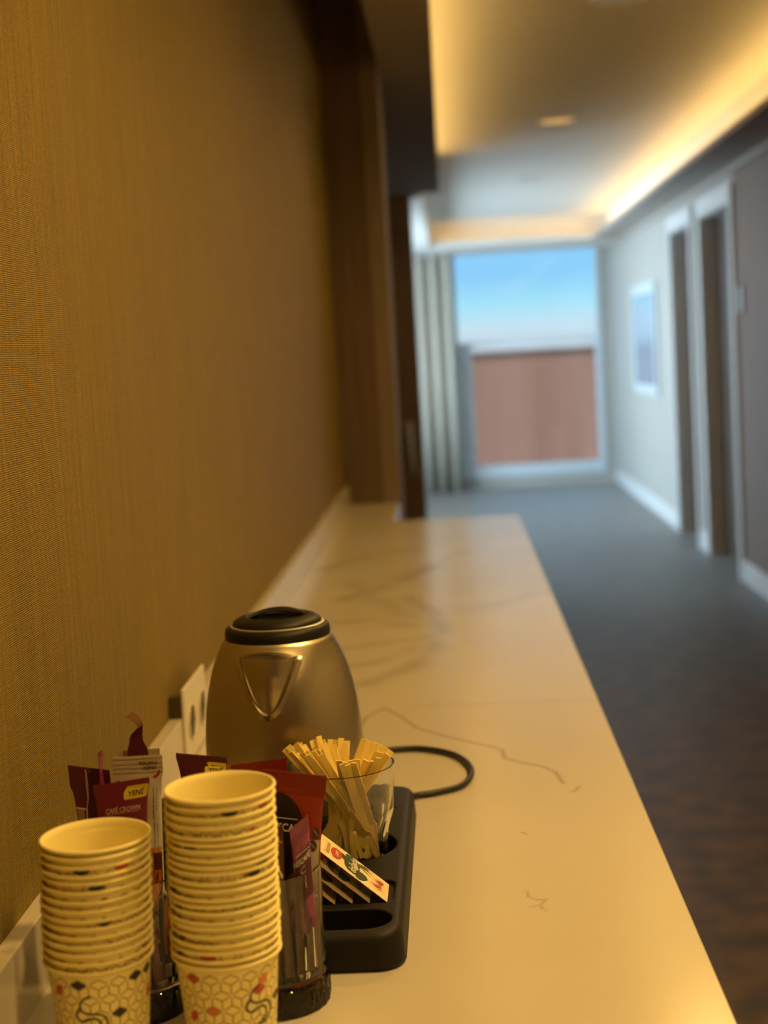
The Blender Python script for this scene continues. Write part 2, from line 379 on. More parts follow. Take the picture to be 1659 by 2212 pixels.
# outside: brown building across the yard
ob = thing('building', 'brown vertically clad building seen through the end window', 'building', (0, 26, 0))
bw = B().box(-8, 12, 0, 0.3, -4, 1.30)
bw.obj('wall', 'outside_siding', ob)
for k in range(40):
    x = -8 + 0.5 * k
    if -1.0 < x < 4.0: B().box(x, x + 0.485, -0.012, 0.0, -4, 1.28).obj('cladding_board', 'outside_siding', ob)
B().box(-8.1, 12.1, -0.12, 0.42, 1.30, 1.42).obj('parapet_cap', 'outside_cap', ob)
struct(B().box(-40, 40, YEND + 0.2, 90, -4.2, -4.0).obj('floor_outside', 'outside_cap'))
# ceiling, dropped border with cove ledges
XL1 = onz(938, 200, ZB - CT).x; XR1 = onz(1475, 365, ZB - CT).x
YF = 13.75; PK = 0.15
struct(B().box(-2.6, XR + 0.3, -3.2, YEND + 0.2, ZC, ZC + 0.1).obj('ceiling', 'ceiling_paint'))
tn = [1]
def border(x0, x1, y0, y1, z0=ZB, z1=ZC, m='bulkhead_paint'):
    tn[0] += 1
    return struct(B().box(x0, x1, y0, y1, z0, z1).obj('trim_%d' % tn[0], m))
border(xp, XL1 - PK, -3.0, YE + 0.3); border(-1.5, XL1 - PK, YE + 0.3, YP)
border(XL1 - PK, XL1, -3.0, YP, ZB, ZB + 0.03)                       # left ledge
border(XR1 + PK, XR, -3.0, YF + PK); border(XR1, XR1 + PK, -3.0, YF, ZB, ZB + 0.03)
border(XR1 + PK - 0.004, XR1 + PK, -3.0, YF + PK, ZB + 0.03, ZC, 'ceiling_paint'); border(XL1 - PK, XL1 - PK + 0.004, -3.0, YP, ZB + 0.03, ZC, 'ceiling_paint')
XL2 = at(928, 535, YF).x
border(-1.5, XL2, YP, YEND, ZB, ZC, 'ceiling_paint')
border(XL2, XR1 + PK, YF, YF + PK, ZB, ZB + 0.03, 'ceiling_paint'); border(XL2, XR1 + PK, YF, YF + 0.012, ZB + 0.03, ZB + 0.055, 'ceiling_paint'); border(XL2, XR, YF + PK, YEND, ZB, ZC, 'ceiling_paint')
struct(B().box(XR - 0.03, XR, -3.0, YEND, ZB - 0.035, ZB).obj('trim_%d' % (tn[0] + 1), 'bulkhead_paint'))
def led(x0, x1, y0, y1, label, m='led_glow'):
    b_ = B(); n = max(1, int(max(x1 - x0, y1 - y0) / 0.6))
    for k in range(n):
        if y1 - y0 > x1 - x0: b_.box(x0, x1, y0 + (y1 - y0) * k / n, y0 + (y1 - y0) * (k + 1) / n - 0.004, ZB + 0.031, ZB + 0.039)
        else: b_.box(x0 + (x1 - x0) * k / n, x0 + (x1 - x0) * (k + 1) / n - 0.004, y0, y1, ZB + 0.031, ZB + 0.039)
    return tag(b_.obj('led_strip', m), label, 'light strip', 'warm strips hidden in the ceiling cove')
led(XL1 - 0.07, XL1 - 0.05, -2.9, YP - 0.05, 'warm light strip along the left edge of the ceiling recess')
led(XR1 + 0.05, XR1 + 0.07, -2.9, YF - 0.05, 'warm light strip along the right edge of the ceiling recess')
led(XL2 + 0.05, XR1, YF + 0.05, YF + 0.07, 'warm light strip over the end window', 'led_glow_dim')
# ceiling downlights
dl_names = ['recessed ceiling downlight behind the camera above the corridor', 'added ceiling downlight above the corridor level with the cup stacks', 'recessed ceiling downlight above the corridor past the kettle', 'added ceiling downlight above the corridor near the counter end',
            'faint round ceiling light nearest the camera in the raised ceiling', 'glowing recessed ceiling light in the middle of the raised ceiling',
            'small ceiling light furthest away near the end window']
for i, (x, y, pw) in enumerate(DOWNLIGHTS):
    d = thing('downlight', dl_names[i], 'ceiling light', (x, y, ZC), 0, 'downlights along the corridor ceiling')
    B().lathe([(0.085, 0.0), (0.105, 0.0), (0.105, -0.006), (0.10, -0.010), (0.085, -0.010)], 40, closed=True).obj('trim_ring', 'white_paint', d, True)
    B().lathe([(0.0, -0.002), (0.084, -0.002), (0.084, -0.005), (0.0, -0.005)], 32).obj('lens', 'lamp_glow' if i in (0, 1, 2, 3, 5) else 'led_lens', d)
    sp = bpy.data.lights.new('downlight_lamp', 'SPOT'); sp.energy = pw; sp.color = WARM; sp.spot_size = math.radians(150); sp.spot_blend = 0.6; sp.shadow_soft_size = 0.09
    so = bpy.data.objects.new('downlight_lamp', sp); COL.objects.link(so); so.parent = d; so.location = (0, 0, -0.03)
# curtain beside the window
def curtain(name, x0, x1, y, z0, z1, label):
    V = []; Fc = []; n = 60; th = 0.006
    for j, z in enumerate((z0, (z0 + z1) / 2, z1)):
        for k in range(n + 1):
            t_ = k / n; yy = y + 0.07 * math.sin(t_ * 2 * PI * 3.0) * (1.0 - 0.25 * j / 2)
            for s in (0, 1): V.append((x0 + (x1 - x0) * t_, yy + s * th, z))
    W = 2 * (n + 1)
    for j in range(2):
        for k in range(n):
            for s in (0, 1):
                a = j * W + 2 * k + s; q = (a, a + 2, a + 2 + W, a + W); Fc.append(q if s == 0 else q[::-1])
        for k in (0, n): a = j * W + 2 * k; Fc.append((a, a + 1, a + 1 + W, a + W))
    for k in range(n):
        for j in (0, 2): a = j * W + 2 * k; Fc.append((a, a + 1, a + 3, a + 2))
    o = mesh(name, V, Fc, 'curtain_cloth', None, True); return tag(o, label, 'curtain')
curtain('curtain', at(895, 800, 14.7).x, at(984, 800, 14.7).x, 14.72, 0.02, 2.27, 'beige floor-length curtain gathered left of the end window')
# framed picture and small sign on the right wall
pc = thing('wall_picture', 'pale blue framed picture on the right wall beyond the doors', 'picture', (XR, 12.45, 1.37))
bevel(B().box(-0.025, 0, -0.72, 0.72, -0.44, -0.36).box(-0.025, 0, -0.72, 0.72, 0.36, 0.44).box(-0.025, 0, -0.72, -0.64, -0.36, 0.36).box(-0.025, 0, 0.64, 0.72, -0.36, 0.36).obj('frame', 'frame_white', pc), 0.003)
B().box(-0.014, 0.0, -0.64, 0.64, -0.36, 0.36).obj('print', 'picture_blue', pc)
sg = thing('door_sign', 'small pale sign plate on the right wall beside the nearer door', 'sign', (XR, 8.40, 1.56))
bevel(B().box(-0.012, 0, -0.05, 0.05, -0.07, 0.07).obj('plate', 'frame_white', sg), 0.003)
B().box(-0.016, 0, -0.085, -0.055, -0.08, 0.08).obj('holder_edge', 'dark_wood', sg)

# ------------------------------------------------------------------ counter
SPL = 0.06; XS = XW + 0.0155; XE = 0.178; CY0, CY1 = -2.2, 4.36
import numpy as np
VE = []
def vein(pts, wd, st):
    VE.append((np.array([[onz(*p).x, onz(*p).y] for p in pts]), wd, st))
vein([(775, 1575), (790, 1550), (830, 1530), (862, 1545), (900, 1572), (960, 1590), (1010, 1602), (1060, 1612), (1085, 1620), (1090, 1638), (1130, 1648), (1170, 1655), (1200, 1668), (1217, 1692)], 0.0022, 0.62)
vein([(1234, 1711), (1243, 1708), (1251, 1699)], 0.002, 0.5)
vein([(1124, 1799), (1131, 1798), (1138, 1802)], 0.0014, 0.55)
vein([(1135, 1922), (1142, 1938), (1160, 1944), (1181, 1942), (1166, 1956), (1147, 1958)], 0.0012, 0.5)
vein([(1166, 1956), (1177, 1966)], 0.0012, 0.45)
vein([(905, 1525), (1000, 1521), (1100, 1517), (1285, 1512)], 0.006, 0.10)
for pts, wd, st in (([(690, 1232), (760, 1212), (820, 1195), (900, 1188)], 0.018, 0.34), ([(745, 1295), (830, 1268), (880, 1245), (925, 1226)], 0.020, 0.45),
                    ([(880, 1290), (930, 1318), (958, 1360), (940, 1408), (890, 1442), (785, 1478)], 0.016, 0.42), ([(760, 1262), (800, 1290), (850, 1310), (890, 1335)], 0.02, 0.3),
                    ([(735, 1402), (830, 1388), (900, 1382), (962, 1366)], 0.013, 0.42), ([(730, 1345), (810, 1338), (870, 1350), (925, 1352)], 0.018, 0.38),
                    ([(745, 1090), (800, 1088), (860, 1084)], 0.03, 0.4), ([(1010, 1320), (1080, 1302), (1140, 1288), (1205, 1276)], 0.02, 0.22),
                    ([(760, 1440), (840, 1425), (890, 1400)], 0.012, 0.3), ([(880, 1245), (960, 1205), (1010, 1190)], 0.02, 0.2)):
    vein(pts, wd, st)
xs = np.arange(XS, XE - 0.002, 0.0026); xs = np.append(xs, XE - 0.0015)
ys = np.concatenate([np.array([CY0, 0.0, 0.7]), np.arange(0.95, 2.25, 0.0026), np.arange(2.25, CY1, 0.012), np.array([CY1])])
gx, gy = np.meshgrid(xs, ys); vein_v = np.zeros_like(gx)
rs = np.random.RandomState(3)
for P_, wd, st in VE:
    best = np.full(gx.shape, 9.0)
    for a, b2 in zip(P_[:-1], P_[1:]):
        d = b2 - a; ll = float(d @ d) + 1e-12
        tt = np.clip(((gx - a[0]) * d[0] + (gy - a[1]) * d[1]) / ll, 0, 1)
        best = np.minimum(best, np.hypot(gx - a[0] - tt * d[0], (gy - a[1] - tt * d[1])))
    st = st * (1.0 if wd > 0.01 else 1.0); wd = wd * (1.3 if wd > 0.01 else 1.0)
    brk = 0.62 + 0.38 * np.sin(gx * 41 + gy * 13 + st * 9) * np.sin(gy * 23 - gx * 17 + wd * 900) if wd > 0.01 else 1.0
    vein_v = np.maximum(vein_v, st * brk * np.exp(-(best / wd) ** 2))
nxv, nyv = len(xs), len(ys)
V = np.stack([gx.ravel(), gy.ravel(), np.full(gx.size, CT)], 1)
ii = np.arange(nxv * nyv).reshape(nyv, nxv)
Q = np.stack([ii[:-1, :-1].ravel(), ii[:-1, 1:].ravel(), ii[1:, 1:].ravel(), ii[1:, :-1].ravel()], 1)
ctop = thing('countertop', 'long white marble counter with grey veins and a low upstand along the wall', 'countertop', (0, 0, 0))
me = bpy.data.meshes.new('top_surface'); me.from_pydata(V.tolist(), [], Q.tolist()); me.materials.append(M('marble'))
at_ = me.attributes.new('vein', 'FLOAT', 'POINT'); at_.data.foreach_set('value', vein_v.ravel().astype(np.float32))
to = bpy.data.objects.new('top_surface', me); COL.objects.link(to); to.parent = ctop
eb = B()
x1 = XE - 0.0015; V = [(x1, CY0, CT), (x1, CY1, CT), (XE, CY0, CT - 0.0015), (XE, CY1, CT - 0.0015), (XE, CY0, CT - 0.04), (XE, CY1, CT - 0.04), (XS, CY0, CT - 0.04), (XS, CY1, CT - 0.04), (XS, CY0, CT), (XS, CY1, CT)]
eb.add(V, [(0, 1, 3, 2), (2, 3, 5, 4), (4, 5, 7, 6), (0, 2, 4, 6, 8), (1, 9, 7, 5, 3)])
eb.obj('slab_edge', 'marble', ctop)
bevel(B().box(XW, XS, CY0, YE - 0.0002, CT - 0.04, CT + SPL).obj('upstand', 'marble', ctop), 0.0012, 2)
bevel(B().box(XS, xp - 0.004, CY1, YE - 0.0002, CT - 0.04, CT).obj('niche_slab', 'marble', ctop), 0.0012, 2)
cb = thing('base_cabinet', 'white cabinets under the marble counter with small black knobs', 'cabinet', (0, 0, 0))
B().box(XW + 0.02, XE - 0.05, CY0, CY1 - 0.01, 0.0, CT - 0.04).obj('body', 'cabinet_white', cb)
for k in range(12):
    y0 = CY0 + 0.02 + k * 0.544
    dd = bevel(B().box(XE - 0.05, XE - 0.03, y0, y0 + 0.538, 0.1, CT - 0.06).obj('cabinet_door', 'cabinet_white', cb), 0.002)
kp = onz(1402, 1752, -0.03)
ky = kp.y
kb = B().lathe([(0.0, 0.0), (0.006, 0.0), (0.006, 0.012), (0.012, 0.018), (0.012, 0.024), (0.0, 0.026)], 20).rot(Matrix.Rotation(PI / 2, 3, 'Y')).move((XE - 0.03, ky, CT - 0.085)).obj('knob', 'black_plastic', cb, True)

# power sockets on the wall
sk = thing('power_socket', 'thick double wall socket block above the counter upstand behind the kettle', 'socket', (XW, 1.852, CT))
b0 = bevel(B().box(0.0, 0.0156, -0.0755, -0.060, SPL + 0.0005, 0.086).obj('back_box', 'socket_side', sk), 0.001)
fpl = bevel(B().box(0.0157, 0.0200, -0.076, 0.076, 0.004, 0.095).obj('face_plate', 'socket_plastic', sk), 0.0015)
for yy in (-0.038, 0.038):
    ry = Matrix.Rotation(PI / 2, 3, 'Y')
    so = B().lathe([(0.0205, 0.0), (0.0225, 0.0), (0.0225, 0.002), (0.0205, 0.002)], 36, closed=True).rot(ry).move((0.0200, yy, 0.048)).obj('socket_ring', 'socket_plastic', fpl, True)
    B().lathe([(0.0, 0.0), (0.0203, 0.0), (0.0203, 0.0006), (0.0, 0.0006)], 32).rot(ry).move((0.0201, yy, 0.048)).obj('socket_well', 'socket_inner', fpl)  # flat disc, the shade of the recess is put into its dark colour
    for s in (-1, 1): B().lathe([(0.0, 0), (0.0027, 0), (0.0027, 0.0005), (0, 0.0005)], 12).rot(ry).move((0.0208, yy + s * 0.0095, 0.048)).obj('pin_hole', 'dark_hole', fpl)  # dark discs painted in place of shaded holes

# ------------------------------------------------------------------ black tray
def rrect(x0, x1, y0, y1, r, n=8):
    pts = []
    for cx, cy, a0 in ((x1 - r, y1 - r, 0), (x0 + r, y1 - r, PI / 2), (x0 + r, y0 + r, PI), (x1 - r, y0 + r, 1.5 * PI)):
        for k in range(n + 1):
            a = a0 + PI / 2 * k / n; pts.append((cx + r * math.cos(a), cy + r * math.sin(a)))
    return pts
TX0, TX1, TY0, TY1, TH = -0.332, -0.0575, 1.146, 1.562, 0.031
tray = thing('tray', 'black plastic hospitality tray holding the kettle, stirrer glass and tea sachets', 'tray', (0, 0, CT))
V = []; Fc = []; rings = []
for ins, z in ((0.003, 0.0), (0.0, 0.003), (0.0015, TH - 0.008), (0.0025, TH - 0.004), (0.0045, TH - 0.0012), (0.008, TH)):
    rings.append([(x, y, z) for x, y in rrect(TX0 + ins, TX1 - ins, TY0 + ins, TY1 - ins, 0.022 - ins * 0.5)])
n = len(rings[0])
for r in rings: V += r
for i in range(len(rings) - 1):
    for k in range(n): a, c = i * n + k, i * n + (k + 1) % n; Fc.append((a, c, c + n, a + n))
Fc += [tuple(range(n))[::-1], tuple(range((len(rings) - 1) * n, len(rings) * n))]
tb = mesh('tray_body', V, Fc, 'tray_plastic')
GCX, GCY = -0.1185, 1.367
cut = B().prism(rrect(-0.30, -0.0685, 1.160, 1.203, 0.0213), 'z', 0.010, 0.05).prism(rrect(-0.30, -0.0685, 1.216, 1.270, 0.010), 'z', 0.0275, 0.05)
cut.prism([(GCX + 0.0480 * math.cos(a * PI / 32), GCY + 0.0480 * math.sin(a * PI / 32)) for a in range(64)], 'z', 0.010, 0.05)
cut.prism([(-0.262 + 0.040 * math.cos(a * PI / 24), GCY - 0.02 + 0.040 * math.sin(a * PI / 24)) for a in range(48)], 'z', 0.010, 0.05)
co = mesh('cut', cut.v, cut.f, 'tray_plastic')
md = tb.modifiers.new('b', 'BOOLEAN'); md.operation = 'DIFFERENCE'; md.object = co; md.solver = 'EXACT'
me2 = evaluated(tb); bpy.data.objects.remove(tb); bpy.data.objects.remove(co)
me2.polygons.foreach_set('use_smooth', [True] * len(me2.polygons)); sharp(me2, 0.7)
tbo = bpy.data.objects.new('tray_body', me2); COL.objects.link(tbo); tbo.parent = tray
md = tbo.modifiers.new('bev', 'BEVEL'); md.width = 0.0012; md.segments = 2; md.limit_method = 'ANGLE'; md.angle_limit = 0.9
bevel(B().box(-0.0975, -0.0735, 1.476, 1.522, TH - 0.0002, TH + 0.0006).obj('rating_label', 'black_plastic', tray), 0.0003)
# kettle cable
path = [(-0.078, 1.560, 0.016), (-0.072, 1.585, 0.008), (-0.0586, 1.6077, 0.004), (-0.0386, 1.6151, 0.004), (-0.0083, 1.6405, 0.004), (0.0018, 1.7003, 0.004), (-0.0152, 1.7631, 0.004), (-0.0513, 1.7987, 0.004), (-0.0875, 1.803, 0.004), (-0.15, 1.79, 0.004), (-0.21, 1.80, 0.004), (-0.245, 1.84, 0.004), (-0.25, 1.90, 0.006)]
cable = thing('power_cable', 'black power cable looping on the counter right of the kettle', 'cable', (0, 0, CT))
B().tube(smoothpath(path, 8), 0.0036, 12).obj('cord', 'black_rubber', cable, True)
plg = bevel(B().box(-0.266, -0.234, 1.90, 1.94, 0.0, 0.026).obj('plug', 'black_plastic', cable), 0.006, 3)
B().tube([(-0.260, 1.94, 0.013), (-0.260, 1.958, 0.013)], 0.0022, 10).obj('plug_pin', 'chrome', plg, True)
B().tube([(-0.241, 1.94, 0.013), (-0.241, 1.958, 0.013)], 0.0022, 10).obj('plug_pin', 'chrome', plg, True)

# ------------------------------------------------------------------ kettle
KX, KY = -0.1815, 1.478
ket = thing('kettle', 'brushed steel electric kettle with black lid standing on the tray', 'kettle', (KX, KY, CT + TH + 0.0008))
kz = lambda z: z - TH
B().lathe([(0.0, 0), (0.074, 0), (0.0765, 0.003), (0.0765, 0.010), (0.0, 0.010)], 64).obj('base', 'black_plastic', ket, True)
prof = [(0.0752, 0.010), (0.0772, 0.013), (0.0782, 0.03), (0.0784, 0.052), (0.0781, 0.070), (0.0764, 0.096), (0.0738, 0.117), (0.0694, 0.138), (0.0652, 0.152), (0.0600, 0.1645), (0.0548, 0.1745), (0.0525, 0.1775), (0.0510, 0.179)]
def prof_r(z):
    for (r0, z0), (r1, z1) in zip(prof[:-1], prof[1:]):
        if z0 <= z <= z1: return r0 + (r1 - r0) * (z - z0) / (z1 - z0)
    return prof[-1][0]
pp = [(0.0, 0.010)] + [(v.x, v.y) for v in smoothpath([(r, z, 0) for r, z in prof], 4)] + [(0.0, 0.179)]
B().lathe(pp, 96).obj('body', 'brushed_steel', ket, 0.7)
# spout: cone standing proud of the front with a raised V border
SA = -PI / 2 - 0.075                                   # direction of the spout
ZT, ZV = 0.168, 0.1165                                 # top and tip height of the V
def spout_half(z): t_ = max(0.0, (z - ZV) / (ZT - ZV)); return 0.0288 * (0.70 * math.sqrt(t_) + 0.30 * t_)
def on_body(s, z, off):
    r = prof_r(z); a = SA + s / r; return Vector(((r + off) * math.cos(a), (r + off) * math.sin(a), z))
V = []; Fc = []; nz_, ns_ = 28, 24
for i in range(nz_ + 1):
    z = ZV + (ZT - ZV) * i / nz_; h = spout_half(z); tz = i / nz_
    for k in range(ns_ + 1):
        s = -1 + 2 * k / ns_
        V.append(on_body(s * h, z, 0.0006 + 0.015 * tz ** 1.1 * (1 - s * s) ** 0.8))
for i in range(nz_):
    for k in range(ns_): a = i * (ns_ + 1) + k; Fc.append((a, a + 1, a + ns_ + 2, a + ns_ + 1))
top = len(V)                                           # closing cap back to the body above the lip
for k in range(ns_ + 1):
    s = -1 + 2 * k / ns_; V.append(on_body(s * spout_half(ZT), ZT + 0.0045 * (1 - s * s), -0.0005))
for k in range(ns_): a = nz_ * (ns_ + 1) + k; Fc.append((a, a + 1, top + k + 1, top + k))
spo = mesh('spout', V, Fc, 'brushed_steel', ket, 0.5)
V = []; Fc = []; nb_ = 60                              # flat raised border, a U shaped band
bp_ = []
for i in range(nb_ + 1):
    t_ = -1 + 2 * i / nb_; z = ZV + (ZT - ZV) * abs(t_) ** 1.0; bp_.append((math.copysign(spout_half(z), t_), z))
for i, (s, z) in enumerate(bp_):
    s0, z0 = bp_[max(i - 1, 0)]; s1, z1 = bp_[min(i + 1, nb_)]
    tx, tz = s1 - s0, z1 - z0; l_ = math.hypot(tx, tz) or 1; nx_, nz2 = tz / l_, -tx / l_
    if abs(s) < 1e-6: nx_, nz2 = 0, -1
    wd = 0.0072
    for o_, h_ in ((-0.0006, 0.0), (0.0010, 0.0034), (wd * 0.8, 0.0020), (wd, -0.0008)):
        V.append(on_body(s + nx_ * o_, z + nz2 * o_, h_ * min(1.0, 0.12 + (nb_ / 2 - abs(i - nb_ / 2)) / 4) if h_ > 0 else h_))
for i in range(nb_):
    for k in range(3): a = i * 4 + k; Fc.append((a, a + 1, a + 5, a + 4))
mesh('spout_border', V, Fc, 'brushed_steel', spo, 0.6)
Z0 = 0.179
B().lathe([(0.0, Z0 - 0.004), (0.0508, Z0 - 0.004), (0.0518, Z0 - 0.001), (0.0519, Z0 + 0.005), (0.0510, Z0 + 0.0085), (0.0480, Z0 + 0.0110), (0.0, Z0 + 0.0110)], 72).obj('lid_collar', 'black_plastic', ket, 0.9)
B().lathe([(0.0425, Z0 + 0.0102), (0.0466, Z0 + 0.0102), (0.0465, Z0 + 0.0118), (0.0456, Z0 + 0.0124), (0.0425, Z0 + 0.0124)], 72, closed=True).obj('lid_ring', 'satin_ring', ket, 0.9)
def lidfn(r, z, a, i): return r
lid = B().lathe([(0.0, Z0 + 0.0110), (0.0438, Z0 + 0.0110), (0.0438, Z0 + 0.0136), (0.0425, Z0 + 0.0158), (0.0385, Z0 + 0.0182), (0.0330, Z0 + 0.0200), (0.0305, Z0 + 0.0202), (0.0292, Z0 + 0.0194), (0.0265, Z0 + 0.0140), (0.0, Z0 + 0.0130)], 72)
lido = lid.obj('lid', 'black_plastic', ket, 0.6)
# finger grip: an arch over the recess
V = []; Fc = []; na = 28
for i in range(na + 1):
    t_ = -1 + 2 * i / na; x = 0.0300 * t_; zt = Z0 + 0.0190 + 0.0055 * (1 - t_ * t_)
    ym = 0.006 + 0.012 * (1 - t_ * t_); hw = 0.0045 + 0.004 * (1 - t_ * t_)
    for yy, zz in ((ym - hw, zt - 0.0022), (ym - hw * 0.7, zt), (ym + hw * 0.7, zt - 0.0004), (ym + hw, zt - 0.003), (ym, zt - 0.0045)): V.append((x, yy, zz))
for i in range(na):
    for k in range(5): a, c = i * 5 + k, i * 5 + (k + 1) % 5; Fc.append((a, c, c + 5, a + 5))
Fc += [(0, 1, 2, 3, 4)[::-1], tuple(na * 5 + k for k in range(5))]
mesh('lid_grip', V, Fc, 'black_plastic', lido, 0.9)
B().tube(smoothpath([(0.012, 0.062, 0.150), (0.016, 0.085, 0.153), (0.02, 0.105, 0.145), (0.021, 0.112, 0.12), (0.02, 0.108, 0.075), (0.017, 0.09, 0.045), (0.014, 0.073, 0.038)], 5), 0.0095, 12).obj('handle', 'black_plastic', ket, True)

# ------------------------------------------------------------------ paper cups
CH = 0.0995; R0, R1 = 0.0255, 0.0337
def wall_r(z): return R0 + (R1 - R0) * z / 0.0965
TKN = 0.00035
cup_prof = [(R0 - 0.002, 0.004), (R0 - 0.0012, 0.0), (R0, 0.0006)] + [(wall_r(z), z) for z in (0.02, 0.04, 0.06, 0.08, 0.0955)]
rc, rz, rr_ = wall_r(0.0965) + 0.00135, CH - 0.00125, 0.00125
for k in range(9):
    a = -PI * 0.75 + k * (PI * 1.5) / 8
    cup_prof.append((rc + rr_ * math.cos(a), rz + rr_ * math.sin(a)))
cup_prof += [(wall_r(z) - TKN, z) for z in (0.095, 0.08, 0.06, 0.04, 0.02, 0.0065)] + [(0.0, 0.0065)]
cup_prof = [(0.0, 0.004)] + cup_prof
cupb = B().lathe(cup_prof, 72)
NC = 16
def surf(th, z, off=0.00012): r = wall_r(z) + off; return Vector((r * math.cos(th), r * math.sin(th), z))
def strip(b_, pts, wd, off=0.00014):          # pts in (theta, z)
    V = []; Fc = []
    for i, (t_, z) in enumerate(pts):
        t0, z0 = pts[max(i - 1, 0)]; t1, z1 = pts[min(i + 1, len(pts) - 1)]
        r = wall_r(z); dx, dz = (t1 - t0) * r, z1 - z0; l_ = math.hypot(dx, dz) or 1
        nx_, nz_2 = -dz / l_ * wd / 2, dx / l_ * wd / 2
        V += [surf(t_ + nx_ / r, z + nz_2, off), surf(t_ - nx_ / r, z - nz_2, off)]
    for i in range(len(pts) - 1): Fc.append((2 * i, 2 * i + 1, 2 * i + 3, 2 * i + 2))
    b_.add(V, Fc); return len(Fc)
def make_print(fills, logo_th, seed):
    rnd = random.Random(seed); b_ = B(); mi = []
    da = 2 * PI / NC; rm = wall_r(0.065); a_ = da * rm; dz = a_ * 0.866
    zs = [0.0945 - 0.0042 - k * dz for k in range(11)]
    latt = []
    for j, z in enumerate(zs):
        for k in range(NC): latt.append((k * da + (da / 2 if j % 2 else 0), z, j))
    cz = dz / 3
    for th, z, j in latt:
        for up in (1, -1):
            # triangle centre straight above or below a lattice point is 2/3 of a row away
            ends = [(th, z + up * 2 * cz)] + [(th + s * da / 2, z + up * cz) for s in (-1, 1)]
            for te, ze in ends:
                p0 = (te + (th - te) * 0.0, ze); p1 = (te + (th - te) * 0.84, ze + (z - ze) * 0.84)
                if min(p0[1], p1[1]) < 0.008 or max(p0[1], p1[1]) > 0.0945: continue
                k_ = strip(b_, [p0, ((p0[0] + p1[0]) / 2, (p0[1] + p1[1]) / 2), p1], 0.00078); mi += [0] * k_
    def rhomb(th, z, kind, ci):
        if kind == 0: c = [(th - da / 2, z), (th, z - cz), (th + da / 2, z), (th, z + cz)]
        elif kind == 1: c = [(th - da / 4 - da / 4, z - dz / 2 + cz * 0.5 + 0), (th, z - dz / 2), (th + da / 2, z + 0), (th, z + dz / 2)]
        t_ = 0.10
        c = [(p[0] * (1 - t_) + th * t_, p[1] * (1 - t_) + z * t_) for p in c]
        if kind == 1:
            c = [(th - da / 4, z - dz / 2 * 0.9), (th + da / 4, z - dz / 6 * 0.9), (th + da / 4, z + dz / 2 * 0.9), (th - da / 4, z + dz / 6 * 0.9)]
        G = 5; V_ = []; F_ = []
        for a in range(G + 1):
            for q in range(G + 1):
                x, y = a / G, q / G
                V_.append(surf(*[(c[0][e] * (1 - x) * (1 - y) + c[1][e] * x * (1 - y) + c[2][e] * x * y + c[3][e] * (1 - x) * y) for e in (0, 1)], 0.0002))
        for a in range(G):
            for q in range(G): w_ = a * (G + 1) + q; F_.append((w_, w_ + G + 1, w_ + G + 2, w_ + 1))
        b_.add(V_, F_); mi.extend([ci] * (G * G))
    for th, z, ci, kind in fills:
        # snap to the nearest rhombus of the tiling
        j = min(range(11), key=lambda q: abs(zs[q] - (z if kind == 0 else z + dz / 2)))
        off = (da / 2 if j % 2 else 0) + (da / 2 if kind == 0 else 0)
        t2 = round((th - off) / da) * da + off
        if kind == 0: rhomb(t2, zs[j], 0, ci)
        else: rhomb(t2 + da / 4, zs[j] - dz / 2, 1, ci)
    for _ in range(14):                           # coloured tiles round the hidden sides
        th = rnd.uniform(1.3, 2 * PI - 1.3) - PI / 2; j = rnd.randrange(0, 8); kind = 0
        off = (da / 2 if j % 2 else 0) + da / 2; t2 = round((th - off) / da) * da + off
        rhomb(t2, zs[j], 0, rnd.choice((1, 1, 2, 1, 3)))
    s = 0.0000455                                  # steam swirl logo, traced strokes in (pixels) about its centre
    p1 = [(655, 655), (600, 665), (545, 690), (505, 735), (493, 780), (510, 825), (560, 858), (630, 872), (700, 876), (765, 885), (815, 915), (843, 960), (845, 1030), (815, 1090), (750, 1130), (680, 1140), (610, 1120)]
    p2 = [(497, 800), (455, 830), (436, 875), (445, 925), (480, 955), (530, 962), (590, 945), (640, 930), (690, 930), (735, 960), (760, 1010), (755, 1060), (720, 1095), (660, 1100)]
    for pth in (p1, p2):
        q = smoothpath([(x, y, 0) for x, y in pth], 3)
        k_ = strip(b_, [(logo_th + (v.x - 640) * s / 0.030, 0.0825 - (v.y - 655) * s * 1.2) for v in q], 0.0014, 0.00026); mi += [1] * k_
    return b_, mi
rad = math.radians
fr = -PI / 2 + rad(14.6)
prA = make_print([(fr + rad(-28), 0.0890, 1, 0), (fr + rad(24), 0.0715, 1, 0), (fr + rad(-62), 0.087, 2, 1), (fr + rad(66), 0.073, 2, 1), (fr + rad(38), 0.094, 1, 0)], fr + rad(-14), 1)
fr = -PI / 2 + rad(9.7)
prB = make_print([(fr + rad(-48), 0.0875, 2, 0), (fr + rad(-14), 0.0735, 3, 0), (fr + rad(44), 0.0865, 3, 1), (fr + rad(36), 0.0770, 2, 0), (fr + rad(-50), 0.064, 2, 1)], fr + rad(36), 2)
PM = ['print_line', 'print_navy', 'print_red', 'print_orange']
def make_cup(pr):
    c = thing('paper_cup', '', 'cup')
    cw = cupb.obj('cup_wall', 'paper_cup', c, 0.9)
    mesh('printed_pattern', pr[0].v, pr[0].f, PM, cw, False, pr[1])
    return c
ORD = ['', 'second', 'third', 'fourth', 'fifth', 'sixth', 'seventh', 'eighth', 'ninth', 'tenth', 'eleventh', 'twelfth', 'thirteenth', 'fourteenth', 'fifteenth', 'sixteenth', 'seventeenth', 'eighteenth', 'nineteenth', 'twentieth', 'twenty-first', 'twenty-second']
cupA = make_cup(prA); cupB = make_cup(prB); used = {}
